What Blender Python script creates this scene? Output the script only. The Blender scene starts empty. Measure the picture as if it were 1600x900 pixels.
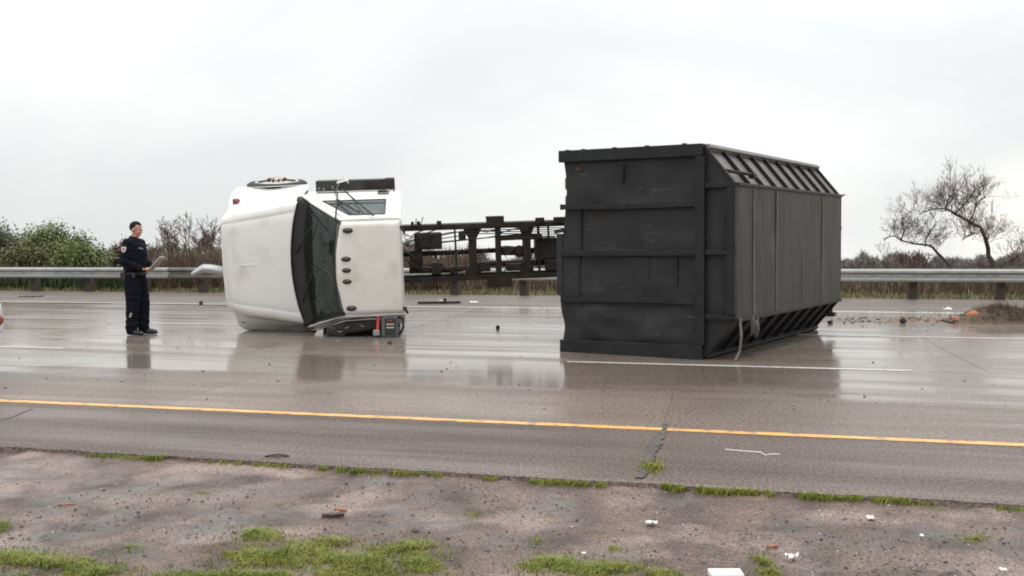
import bpy, bmesh, math, random
from mathutils import Vector, Matrix, noise
rnd = random.Random(7)
PI = math.pi
C = bpy.context.scene.collection
S = bpy.context.scene

# ------------------------------------------------------------------ camera
CAM_H, F_PX, W, H = 1.5, 1650.0, 1600, 900
PITCH = math.atan(78 / F_PX)          # looking a little down
ROLL = 0.0064
_fw = Vector((0, math.cos(PITCH), -math.sin(PITCH)))
_rt = Vector((math.cos(ROLL), 0, -math.sin(ROLL)))
_rt = (_rt - _fw * _rt.dot(_fw)).normalized()
_up = _rt.cross(_fw)
cam_d = bpy.data.cameras.new('camera')
cam = bpy.data.objects.new('camera', cam_d); C.objects.link(cam)
cam.matrix_world = Matrix(((_rt.x, _up.x, -_fw.x, 0), (_rt.y, _up.y, -_fw.y, 0), (_rt.z, _up.z, -_fw.z, CAM_H), (0, 0, 0, 1)))
cam_d.sensor_width = 36.0
cam_d.lens = 36.0 * F_PX / W
cam_d.clip_end = 6000
S.camera = cam
S.render.filter_size = 1.5
try: S.cycles.filter_width = 1.9
except Exception: pass

def ray(px, py):
    return (_fw + _rt * ((px - W / 2) / F_PX) - _up * ((py - H / 2) / F_PX))
def G(px, py, z=0.0):                  # the ground point seen at a pixel of the survey photo
    r = ray(px, py); t = (z - CAM_H) / r.z
    return Vector((0, 0, CAM_H)) + r * t
def D(px, py, Y):                      # point at a known distance Y
    r = ray(px, py); return Vector((0, 0, CAM_H)) + r * (Y / r.y)

# ------------------------------------------------------------------ sky, sun, exposure
wd = bpy.data.worlds.new('World'); S.world = wd; wd.use_nodes = True
nt = wd.node_tree; nt.nodes.clear()
def N(t, typ, **kw):
    n = t.nodes.new(typ)
    for k, v in kw.items():
        if k in n.inputs: n.inputs[k].default_value = v
        else: setattr(n, k, v)
    return n
SUN_EL, SUN_AZ = math.radians(74), math.radians(165)      # high behind the viewer's right
sky = N(nt, 'ShaderNodeTexSky', sky_type='NISHITA', sun_disc=False, sun_elevation=SUN_EL, sun_rotation=SUN_AZ)
tc = N(nt, 'ShaderNodeTexCoord')
mp = N(nt, 'ShaderNodeMapping'); mp.inputs['Scale'].default_value = (1.2, 1.2, 2.6); mp.inputs['Location'].default_value = (5.3, 2.4, .2)
n1 = N(nt, 'ShaderNodeTexNoise'); n1.inputs['Scale'].default_value = 1.5; n1.inputs['Detail'].default_value = 5; n1.inputs['Roughness'].default_value = .5
n1.inputs['Distortion'].default_value = .4
rp = N(nt, 'ShaderNodeValToRGB')
rp.color_ramp.elements[0].position = .38; rp.color_ramp.elements[0].color = (8.9, 9.1, 9.1, 1)
rp.color_ramp.elements[1].position = .60; rp.color_ramp.elements[1].color = (11.3, 11.35, 11.2, 1)
sx = N(nt, 'ShaderNodeSeparateXYZ')
mr = N(nt, 'ShaderNodeMapRange'); mr.inputs['From Min'].default_value = 0; mr.inputs['From Max'].default_value = 1
mr.inputs['To Min'].default_value = .90; mr.inputs['To Max'].default_value = 1.75
mul = N(nt, 'ShaderNodeMixRGB', blend_type='MULTIPLY'); mul.inputs[0].default_value = 1
mix = N(nt, 'ShaderNodeMixRGB'); mix.inputs[0].default_value = .95
bg = N(nt, 'ShaderNodeBackground'); bg.inputs['Strength'].default_value = .1
wo = N(nt, 'ShaderNodeOutputWorld')
L = nt.links.new
L(tc.outputs['Generated'], mp.inputs['Vector']); L(mp.outputs[0], n1.inputs['Vector']); L(n1.outputs[0], rp.inputs[0])
L(tc.outputs['Generated'], sx.inputs[0]); L(sx.outputs[2], mr.inputs[0])
L(rp.outputs[0], mul.inputs[1]); L(mr.outputs[0], mul.inputs[2])
vd = N(nt, 'ShaderNodeVectorMath', operation='DOT_PRODUCT'); vd.inputs[1].default_value = ray(1600, 352).normalized()
gap = N(nt, 'ShaderNodeMapRange', interpolation_type='SMOOTHSTEP'); gap.inputs['From Min'].default_value = .9975; gap.inputs['From Max'].default_value = .9999; gap.inputs['To Max'].default_value = .8
gm_ = N(nt, 'ShaderNodeMixRGB'); gm_.inputs[2].default_value = (11.5, 11.2, 10.6, 1)       # a thin place in the cloud low on the right
L(tc.outputs['Generated'], vd.inputs[0]); L(vd.outputs['Value'], gap.inputs[0]); L(gap.outputs[0], gm_.inputs[0]); L(mul.outputs[0], gm_.inputs[1])
L(sky.outputs[0], mix.inputs[1]); L(gm_.outputs[0], mix.inputs[2]); L(mix.outputs[0], bg.inputs[0]); L(bg.outputs[0], wo.inputs[0])
sd = bpy.data.lights.new('sun', 'SUN'); sd.energy = 1.0; sd.angle = math.radians(25); sd.color = (1, .965, .91)
sun = bpy.data.objects.new('sun', sd); C.objects.link(sun)
_sv = Vector((math.sin(SUN_AZ) * math.cos(SUN_EL), math.cos(SUN_AZ) * math.cos(SUN_EL), math.sin(SUN_EL)))
sun.rotation_euler = _sv.to_track_quat('Z', 'Y').to_euler()
S.view_settings.view_transform = 'Standard'; S.view_settings.look = 'None'
S.view_settings.exposure = 0.0; S.view_settings.gamma = 1.0; S.view_settings.use_curve_mapping = False

ROAD_A = math.atan(1650 / 5800)                # the motorway runs away to the left
U = Vector((math.cos(ROAD_A), -math.sin(ROAD_A), 0)); V = Vector((math.sin(ROAD_A), math.cos(ROAD_A), 0))
def UV(a, b, z=0.0): return U * a + V * b + Vector((0, 0, z))
def uv_of(p): return p.dot(U), p.dot(V)


# ------------------------------------------------------------------ materials
def mat(name, c1, c2=None, scale=6.0, detail=5, rough=.6, rough2=None, metal=0.0, bump=0.0, bscale=None, stretch=(1, 1, 1),
        lo=.35, hi=.65, spec=.5, coat=0.0, coat_r=.05, island=0.0, objvar=0.0, c3=None, s3=1.0, lo3=.5, hi3=.65, scr=None, scr_s=(1, 14, 2), scr_lo=.62):
    m = bpy.data.materials.new(name); m.use_nodes = True
    t = m.node_tree; b = t.nodes['Principled BSDF']; l = t.links.new
    tc = N(t, 'ShaderNodeTexCoord'); mp = N(t, 'ShaderNodeMapping'); mp.inputs['Scale'].default_value = stretch
    l(tc.outputs['Object'], mp.inputs[0])
    nz = N(t, 'ShaderNodeTexNoise'); nz.inputs['Scale'].default_value = scale; nz.inputs['Detail'].default_value = detail
    nz.inputs['Roughness'].default_value = .6
    l(mp.outputs[0], nz.inputs['Vector'])
    rp = N(t, 'ShaderNodeMapRange'); rp.inputs['From Min'].default_value = lo; rp.inputs['From Max'].default_value = hi
    l(nz.outputs[0], rp.inputs[0])
    mx = N(t, 'ShaderNodeMixRGB'); mx.inputs[1].default_value = (*c1, 1); mx.inputs[2].default_value = (*(c2 or c1), 1)
    l(rp.outputs[0], mx.inputs[0]); col = mx.outputs[0]
    if c3:
        n3 = N(t, 'ShaderNodeTexNoise'); n3.inputs['Scale'].default_value = s3; n3.inputs['Detail'].default_value = 6
        l(tc.outputs['Object'], n3.inputs['Vector'])
        r3 = N(t, 'ShaderNodeMapRange'); r3.inputs['From Min'].default_value = lo3; r3.inputs['From Max'].default_value = hi3
        l(n3.outputs[0], r3.inputs[0])
        m3 = N(t, 'ShaderNodeMixRGB'); m3.inputs[2].default_value = (*c3, 1); l(r3.outputs[0], m3.inputs[0]); l(col, m3.inputs[1]); col = m3.outputs[0]
    if scr:
        ms = N(t, 'ShaderNodeMapping'); ms.inputs['Scale'].default_value = scr_s; ms.inputs['Rotation'].default_value = (.4, .15, .2); l(tc.outputs['Object'], ms.inputs[0])
        ns = N(t, 'ShaderNodeTexNoise'); ns.inputs['Scale'].default_value = 2.2; ns.inputs['Detail'].default_value = 7; ns.inputs['Roughness'].default_value = .65; l(ms.outputs[0], ns.inputs['Vector'])
        rs_ = N(t, 'ShaderNodeMapRange'); rs_.inputs['From Min'].default_value = scr_lo; rs_.inputs['From Max'].default_value = scr_lo + .09; rs_.inputs['To Max'].default_value = .75; l(ns.outputs[0], rs_.inputs[0])
        m4 = N(t, 'ShaderNodeMixRGB'); m4.inputs[2].default_value = (*scr, 1); l(rs_.outputs[0], m4.inputs[0]); l(col, m4.inputs[1]); col = m4.outputs[0]
    if island or objvar:
        src = N(t, 'ShaderNodeNewGeometry').outputs['Random Per Island'] if island else N(t, 'ShaderNodeObjectInfo').outputs['Random']
        v = island or objvar
        rr = N(t, 'ShaderNodeMapRange'); rr.inputs['To Min'].default_value = 1 - v; rr.inputs['To Max'].default_value = 1 + v
        l(src, rr.inputs[0])
        mm = N(t, 'ShaderNodeMixRGB', blend_type='MULTIPLY'); mm.inputs[0].default_value = 1; l(col, mm.inputs[1]); l(rr.outputs[0], mm.inputs[2]); col = mm.outputs[0]
    l(col, b.inputs['Base Color'])
    b.inputs['Roughness'].default_value = rough
    if rough2 is not None:
        r2 = N(t, 'ShaderNodeMapRange'); r2.inputs['From Min'].default_value = lo; r2.inputs['From Max'].default_value = hi
        r2.inputs['To Min'].default_value = rough; r2.inputs['To Max'].default_value = rough2
        l(nz.outputs[0], r2.inputs[0]); l(r2.outputs[0], b.inputs['Roughness'])
    b.inputs['Metallic'].default_value = metal
    b.inputs['Specular IOR Level'].default_value = spec
    b.inputs['Coat Weight'].default_value = coat; b.inputs['Coat Roughness'].default_value = coat_r
    if bump:
        nb = N(t, 'ShaderNodeTexNoise'); nb.inputs['Scale'].default_value = bscale or scale * 4; nb.inputs['Detail'].default_value = 4
        l(mp.outputs[0], nb.inputs['Vector'])
        bp = N(t, 'ShaderNodeBump'); bp.inputs['Strength'].default_value = bump; bp.inputs['Distance'].default_value = .02
        l(nb.outputs[0], bp.inputs['Height']); l(bp.outputs[0], b.inputs['Normal'])
    return m

def wet_road(name, dry, dark, film_lo, film_hi, r_lo, r_hi, speck=90., bump=.35, rot=0.0, var=.08, oww=.16, dry_b=None):
    """wet pavement: a rough aggregate base under a water film of uneven thickness, streaked along the traffic"""
    m = bpy.data.materials.new(name); m.use_nodes = True
    t = m.node_tree; b = t.nodes['Principled BSDF']; l = t.links.new
    geo = N(t, 'ShaderNodeNewGeometry')
    mp = N(t, 'ShaderNodeMapping'); mp.inputs['Rotation'].default_value = (0, 0, rot); mp.inputs['Scale'].default_value = (.12, 1.6, 1)
    mp.vector_type = 'POINT'
    vr = N(t, 'ShaderNodeVectorRotate', rotation_type='Z_AXIS'); vr.inputs['Angle'].default_value = rot
    l(geo.outputs['Position'], vr.inputs['Vector'])
    mp.inputs['Rotation'].default_value = (0, 0, 0); l(vr.outputs[0], mp.inputs[0])
    streak = N(t, 'ShaderNodeTexNoise'); streak.inputs['Scale'].default_value = 1.5; streak.inputs['Detail'].default_value = 6; streak.inputs['Roughness'].default_value = .55
    l(mp.outputs[0], streak.inputs['Vector'])
    sp = N(t, 'ShaderNodeTexNoise'); sp.inputs['Scale'].default_value = speck; sp.inputs['Detail'].default_value = 3; l(geo.outputs['Position'], sp.inputs['Vector'])
    bl = N(t, 'ShaderNodeTexNoise'); bl.inputs['Scale'].default_value = .7; bl.inputs['Detail'].default_value = 5; l(geo.outputs['Position'], bl.inputs['Vector'])
    oi = N(t, 'ShaderNodeObjectInfo')
    # colour
    r1 = N(t, 'ShaderNodeMapRange'); r1.inputs['From Min'].default_value = .37; r1.inputs['From Max'].default_value = .66; l(sp.outputs[0], r1.inputs[0])
    mx = N(t, 'ShaderNodeMixRGB'); mx.inputs[1].default_value = (*dark, 1); mx.inputs[2].default_value = (*dry, 1); l(r1.outputs[0], mx.inputs[0])
    rr = N(t, 'ShaderNodeMapRange'); rr.inputs['To Min'].default_value = 1 - var; rr.inputs['To Max'].default_value = 1 + var; l(oi.outputs['Random'], rr.inputs[0])
    r4 = N(t, 'ShaderNodeMapRange'); r4.inputs['From Min'].default_value = .3; r4.inputs['From Max'].default_value = .7; r4.inputs['To Min'].default_value = .62; r4.inputs['To Max'].default_value = 1.3
    av = N(t, 'ShaderNodeMixRGB'); av.inputs[0].default_value = .55; l(bl.outputs[0], av.inputs[1]); l(streak.outputs[0], av.inputs[2]); l(av.outputs[0], r4.inputs[0])
    mu = N(t, 'ShaderNodeMath', operation='MULTIPLY'); l(rr.outputs[0], mu.inputs[0]); l(r4.outputs[0], mu.inputs[1])
    mm = N(t, 'ShaderNodeMixRGB', blend_type='MULTIPLY'); mm.inputs[0].default_value = 1; l(mx.outputs[0], mm.inputs[1]); l(mu.outputs[0], mm.inputs[2])
    l(mm.outputs[0], b.inputs['Base Color'])
    b.inputs['Roughness'].default_value = .65; b.inputs['Specular IOR Level'].default_value = .3
    # film
    ad = N(t, 'ShaderNodeMath', operation='MULTIPLY_ADD'); l(oi.outputs['Random'], ad.inputs[0]); ad.inputs[1].default_value = oww
    if dry_b:                                  # water stands on the far side of the lane, the near wheel track has drained
        sb = N(t, 'ShaderNodeSeparateXYZ'); l(vr.outputs[0], sb.inputs[0]); wb = N(t, 'ShaderNodeMath', operation='MULTIPLY_ADD'); l(bl.outputs[0], wb.inputs[0]); wb.inputs[1].default_value = 2.4; l(sb.outputs[1], wb.inputs[2])
        mb_ = N(t, 'ShaderNodeMapRange'); mb_.inputs['From Min'].default_value = dry_b[0] + 1.0; mb_.inputs['From Max'].default_value = dry_b[1] + 1.35; mb_.inputs['To Min'].default_value = dry_b[2]; mb_.inputs['To Max'].default_value = dry_b[3]
        l(wb.outputs[0], mb_.inputs[0]); a2 = N(t, 'ShaderNodeMath', operation='ADD'); l(streak.outputs[0], a2.inputs[0]); l(mb_.outputs[0], a2.inputs[1]); l(a2.outputs[0], ad.inputs[2])
    else: l(streak.outputs[0], ad.inputs[2])
    wet = N(t, 'ShaderNodeMapRange'); wet.inputs['From Min'].default_value = .42; wet.inputs['From Max'].default_value = .74
    l(ad.outputs[0], wet.inputs[0])
    cw = N(t, 'ShaderNodeMapRange'); cw.inputs['To Min'].default_value = film_lo; cw.inputs['To Max'].default_value = film_hi; l(wet.outputs[0], cw.inputs[0])
    cr = N(t, 'ShaderNodeMapRange'); cr.inputs['To Min'].default_value = r_hi; cr.inputs['To Max'].default_value = r_lo; l(wet.outputs[0], cr.inputs[0])
    l(cw.outputs[0], b.inputs['Coat Weight']); l(cr.outputs[0], b.inputs['Coat Roughness']); b.inputs['Coat IOR'].default_value = 1.52
    # relief
    bp = N(t, 'ShaderNodeBump'); bp.inputs['Strength'].default_value = bump; bp.inputs['Distance'].default_value = .008; l(sp.outputs[0], bp.inputs['Height']); l(bp.outputs[0], b.inputs['Normal'])
    bs = N(t, 'ShaderNodeMapRange'); bs.inputs['To Min'].default_value = .10; bs.inputs['To Max'].default_value = .012; l(wet.outputs[0], bs.inputs[0])
    bc = N(t, 'ShaderNodeBump'); bc.inputs['Distance'].default_value = .005; l(bs.outputs[0], bc.inputs['Strength']); l(sp.outputs[0], bc.inputs['Height']); l(bc.outputs[0], b.inputs['Coat Normal'])
    return m

M = {}
M['concrete'] = wet_road('wet concrete', (.31, .245, .203), (.12, .094, .077), .72, 1.0, .06, .24, speck=50, rot=ROAD_A)
M['concrete_near'] = wet_road('damp exposed concrete', (.27, .20, .162), (.085, .063, .050), .52, 1.0, .12, .38, speck=36, bump=.7, rot=ROAD_A, oww=.08, dry_b=(uv_of(G(1100, 618))[1], uv_of(G(1100, 606))[1], -.14, .20))
M['asphalt'] = wet_road('damp asphalt', (.20, .147, .125), (.056, .042, .036), .05, .40, .28, .5, speck=48, bump=.8, rot=ROAD_A)
M['asphalt_far'] = wet_road('far shoulder asphalt', (.19, .152, .13), (.10, .082, .07), .05, .4, .28, .5, speck=50, rot=ROAD_A)
M['joint'] = mat('joint filler', (.15, .13, .115), rough=.5)
M['yellow'] = mat('worn yellow paint', (.86, .40, .085), (.80, .46, .16), scale=4, rough=.4, c3=(.34, .23, .16), s3=9, lo3=.515, hi3=.66, bump=.3, bscale=80)
M['white_paint'] = mat('worn white paint', (.72, .70, .66), (.6, .58, .55), scale=5, rough=.35, c3=(.3, .27, .25), s3=10, lo3=.58, hi3=.68, bump=.2, bscale=80)
M['tar'] = mat('crack tar', (.05, .046, .046), (.13, .115, .108), scale=16, rough=.4, bump=.5, bscale=60)
M['dirt'] = mat('wet gravelly dirt', (.160, .104, .084), (.060, .038, .031), scale=2.6, detail=10, rough=.25, rough2=.65, bump=1.0, bscale=40, c3=(.235, .170, .148), s3=1.6, lo3=.50, hi3=.62, spec=.6)
def wet_dirt(m):
    t = m.node_tree; b = t.nodes['Principled BSDF']; l = t.links.new; geo = N(t, 'ShaderNodeNewGeometry')
    n = N(t, 'ShaderNodeTexNoise'); n.inputs['Scale'].default_value = 2.3; n.inputs['Detail'].default_value = 9; n.inputs['Roughness'].default_value = .70; l(geo.outputs['Position'], n.inputs['Vector'])
    a = N(t, 'ShaderNodeMapRange'); a.inputs['From Min'].default_value = .50; a.inputs['From Max'].default_value = .64; a.inputs['To Max'].default_value = .5; l(n.outputs[0], a.inputs[0]); l(a.outputs[0], b.inputs['Coat Weight'])
    b.inputs['Coat Roughness'].default_value = .16; b.inputs['Coat IOR'].default_value = 1.4
    c = N(t, 'ShaderNodeMapRange'); c.inputs['From Min'].default_value = .44; c.inputs['From Max'].default_value = .62; c.inputs['To Min'].default_value = 1.15; c.inputs['To Max'].default_value = .62; l(n.outputs[0], c.inputs[0])
    f = N(t, 'ShaderNodeTexNoise'); f.inputs['Scale'].default_value = 75; f.inputs['Detail'].default_value = 3; l(geo.outputs['Position'], f.inputs['Vector'])
    d = N(t, 'ShaderNodeMapRange'); d.inputs['From Min'].default_value = .36; d.inputs['From Max'].default_value = .66; d.inputs['To Min'].default_value = .52; d.inputs['To Max'].default_value = 1.6; l(f.outputs[0], d.inputs[0])
    mu = N(t, 'ShaderNodeMath', operation='MULTIPLY'); l(c.outputs[0], mu.inputs[0]); l(d.outputs[0], mu.inputs[1])
    old = b.inputs['Base Color'].links[0].from_socket; mm = N(t, 'ShaderNodeMixRGB', blend_type='MULTIPLY'); mm.inputs[0].default_value = 1; l(old, mm.inputs[1]); l(mu.outputs[0], mm.inputs[2]); l(mm.outputs[0], b.inputs['Base Color'])
wet_dirt(M['dirt'])
M['earth'] = mat('grassy earth', (.10, .085, .05), (.07, .075, .03), scale=.8, rough=.9, c3=(.13, .10, .065), s3=.35)
M['grass'] = mat('lush wet grass', (.155, .195, .022), (.25, .262, .04), scale=5, rough=.45, island=.4)
M['drygrass'] = mat('dead grass', (.19, .145, .085), (.12, .085, .05), scale=3, rough=.8, island=.4)
M['verge'] = mat('olive verge grass', (.15, .15, .055), (.22, .19, .09), scale=1.2, rough=.7, island=.35)
M['pebble'] = mat('dark pebble', (.05, .045, .045), (.09, .08, .075), scale=20, rough=.35, island=.5)
M['pebble_pale'] = mat('pale pebble', (.45, .4, .36), (.32, .28, .25), scale=20, rough=.45, island=.5)
M['galv'] = mat('galvanised steel', (.42, .42, .41), (.30, .30, .295), scale=4, rough=.38, rough2=.5, metal=.35, stretch=(1, 4, 1), objvar=.08)
M['galv_dark'] = mat('darker galvanised steel', (.20, .185, .175), (.13, .12, .115), scale=4, rough=.55, metal=.5)  # darker steel tone for a single length of the rail
M['wood_post'] = mat('old timber post', (.055, .043, .036), (.085, .068, .055), scale=12, rough=.85, stretch=(4, 4, .4), bump=.4)
M['white'] = mat('white truck paint', (.80, .80, .785), (.77, .77, .75), scale=1.5, rough=.26, coat=.5, coat_r=.06, c3=(.60, .58, .53), s3=2.6, lo3=.54, hi3=.80, scr=(.30, .29, .28), scr_s=(7, .7, 7), scr_lo=.69)
M['white_roof'] = mat('chalky white roof paint', (.77, .76, .72), (.71, .69, .64), scale=2.2, detail=8, rough=.42, coat=.15, coat_r=.2, c3=(.60, .56, .47), s3=3.5, lo3=.55, hi3=.8, bump=.03, bscale=30)
M['black_plastic'] = mat('black plastic', (.018, .018, .019), (.03, .03, .031), scale=6, rough=.42, bump=.05)
M['rimwhite'] = mat('white painted wheel disc', (.72, .70, .68), (.55, .50, .46), scale=7, rough=.4, c3=(.28, .2, .16), s3=6, lo3=.56, hi3=.7)
M['rubber'] = mat('tyre rubber', (.02, .02, .02), (.035, .033, .032), scale=8, rough=.7, bump=.2)
M['steel'] = mat('dull rim steel', (.50, .46, .43), (.34, .28, .24), scale=7, rough=.4, metal=.7)
M['chrome'] = mat('scuffed bright bumper', (.50, .50, .51), (.42, .42, .43), scale=5, rough=.42, metal=.25)
M['frame'] = mat('dirty black chassis', (.014, .012, .011), (.036, .027, .022), scale=5, spec=.3, rough=.6, bump=.2)
M['rust'] = mat('rusty iron', (.085, .045, .032), (.045, .03, .025), scale=8, rough=.75, bump=.3)
M['alum'] = mat('cast aluminium', (.35, .34, .33), (.2, .19, .18), scale=6, rough=.45, metal=.8)
M['amber'] = mat('dark smoked lens', (.03, .022, .015), (.045, .03, .02), scale=20, rough=.15)
M['red_lens'] = mat('red lamp lens', (.34, .05, .04), (.22, .03, .03), scale=30, rough=.15, coat=.6)
M['blackbox'] = mat('black painted steel', (.015, .0155, .017), (.024, .0245, .026), scale=2.6, detail=8, rough=.45, rough2=.62, bump=.06, bscale=9, c3=(.034, .0345, .036), s3=2.2, lo3=.5, hi3=.78, spec=.32, scr=(.07, .068, .066), scr_s=(1, 1.2, 9), scr_lo=.60)
M['boxrib'] = mat('black steel rib', (.011, .011, .012), (.02, .02, .022), scale=5, rough=.5, spec=.28, bump=.1)
M['boxgrey'] = mat('faded grey box floor', (.054, .050, .045), (.037, .035, .031), scale=2.0, detail=9, rough=.5, rough2=.62, stretch=(7, 7, .35), objvar=.05, bump=.05, bscale=8, spec=.3, scr=(.14, .132, .12), scr_s=(9, 9, .8), scr_lo=.63, c3=(.115, .106, .094), s3=1.3, lo3=.55, hi3=.85)
M['boxchamfer'] = mat('grey chamfer plate', (.19, .18, .172), (.12, .114, .11), scale=3, detail=7, rough=.5, objvar=.1)
M['seat'] = mat('grey vinyl seat', (.06, .06, .062), (.085, .085, .085), scale=10, rough=.6)
M['dash'] = mat('grey dashboard', (.14, .145, .14), (.10, .105, .10), scale=6, rough=.6)
M['navy'] = mat('navy uniform cloth', (.0045, .005, .010), (.008, .009, .016), scale=14, rough=.9, bump=.5, bscale=14, spec=.15)
M['boot'] = mat('black boot leather', (.013, .012, .013), (.022, .02, .02), scale=12, rough=.35)
M['skin'] = mat('skin', (.50, .27, .19), (.43, .21, .15), scale=18, rough=.5)
M['hair'] = mat('black hair', (.006, .005, .005), (.012, .01, .009), scale=60, rough=.6, stretch=(1, 1, 3), bump=.4, spec=.15)
M['paper'] = mat('white paper', (.80, .78, .73), (.74, .72, .68), scale=8, rough=.7)
M['board'] = mat('grey clipboard', (.30, .26, .25), (.25, .22, .21), scale=8, rough=.5)
M['patch'] = mat('pale embroidered patch', (.62, .55, .52), (.5, .42, .42), scale=120, rough=.8)
M['patchred'] = mat('dark red embroidery', (.34, .16, .18), rough=.8)
M['badge'] = mat('silver nameplate', (.6, .6, .58), rough=.3, metal=.8)
M['bark'] = mat('grey brown bark', (.055, .043, .038), (.09, .07, .06), scale=10, rough=.9, bump=.4)
M['twig'] = mat('bare twigs', (.085, .05, .043), (.125, .075, .065), scale=2, rough=.9, island=.3)
M['twig_grey'] = mat('haze grey twigs', (.135, .115, .108), (.18, .155, .145), scale=.3, rough=.9, island=.25)  # muted grey stands in for haze over the far trees
M['leafdark'] = mat('shaded undergrowth leaves', (.035, .05, .016), (.055, .065, .024), scale=.9, rough=.7, island=.4)  # shade below the rail is put into this dark green
M['leaf'] = mat('willow green leaves', (.115, .15, .042), (.185, .20, .068), scale=.9, rough=.6, island=.25)
M['leaf2'] = mat('olive leaves', (.105, .12, .045), (.165, .16, .065), scale=.9, rough=.6, island=.25)
M['leaf3'] = mat('grey green leaves', (.12, .14, .078), (.18, .195, .12), scale=.9, rough=.65, island=.25)
M['leafbrown'] = mat('russet leaves', (.085, .05, .035), (.12, .075, .055), scale=1.2, rough=.8, island=.4)
M['brush'] = mat('brown brush', (.095, .06, .042), (.145, .10, .07), scale=.8, rough=.9, island=.4)
M['soil'] = mat('brown soil heap', (.085, .062, .042), (.15, .11, .075), scale=9, detail=8, rough=.9, bump=.8, bscale=25)
M['orange'] = mat('orange clay', (.46, .19, .08), (.34, .13, .06), scale=9, rough=.8, bump=.4)
M['litter'] = mat('white litter', (.82, .80, .78), (.7, .68, .66), scale=20, rough=.6)
M['woodchip'] = mat('reddish wood', (.36, .17, .11), (.25, .11, .07), scale=18, rough=.7, stretch=(1, 6, 6))
M['darkwood'] = mat('wet dark wood', (.035, .025, .025), (.06, .045, .042), scale=18, rough=.45, stretch=(1, 6, 6))
M['cargrey'] = mat('grey moulded plastic', (.10, .105, .12), (.13, .135, .15), scale=8, rough=.45)
M['redstrap'] = mat('red handle', (.48, .05, .05), (.36, .03, .03), scale=12, rough=.4)
M['labelbeige'] = mat('beige label print', (.55, .48, .36), rough=.6)
M['carwhite'] = mat('white car paint', (.78, .78, .77), rough=.2, coat=.7)
M['cable'] = mat('black cable', (.02, .02, .02), rough=.5)
def glass(name, col, tr, rough=.03):
    m = bpy.data.materials.new(name); m.use_nodes = True; t = m.node_tree; l = t.links.new
    b = t.nodes['Principled BSDF']; b.inputs['Base Color'].default_value = (*col, 1); b.inputs['Roughness'].default_value = rough
    b.inputs['Specular IOR Level'].default_value = .5
    tr_ = N(t, 'ShaderNodeBsdfTransparent'); tr_.inputs[0].default_value = (.62, .72, .68, 1)
    tx = N(t, 'ShaderNodeTexCoord'); nz = N(t, 'ShaderNodeTexNoise'); nz.inputs['Scale'].default_value = 5; nz.inputs['Detail'].default_value = 6; l(tx.outputs['Object'], nz.inputs['Vector'])
    mr = N(t, 'ShaderNodeMapRange'); mr.inputs['From Min'].default_value = .3; mr.inputs['From Max'].default_value = .7; mr.inputs['To Min'].default_value = tr - .12; mr.inputs['To Max'].default_value = tr + .12
    l(nz.outputs[0], mr.inputs[0])
    mx = N(t, 'ShaderNodeMixShader'); l(mr.outputs[0], mx.inputs[0]); l(b.outputs[0], mx.inputs[1]); l(tr_.outputs[0], mx.inputs[2])
    l(mx.outputs[0], t.nodes['Material Output'].inputs['Surface'])
    return m
M['windshield'] = glass('tinted windscreen', (.03, .042, .038), .45)
M['sideglass'] = glass('side glass', (.10, .13, .13), .3)
M['carglass'] = glass('car glass', (.02, .025, .025), .3)

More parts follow.
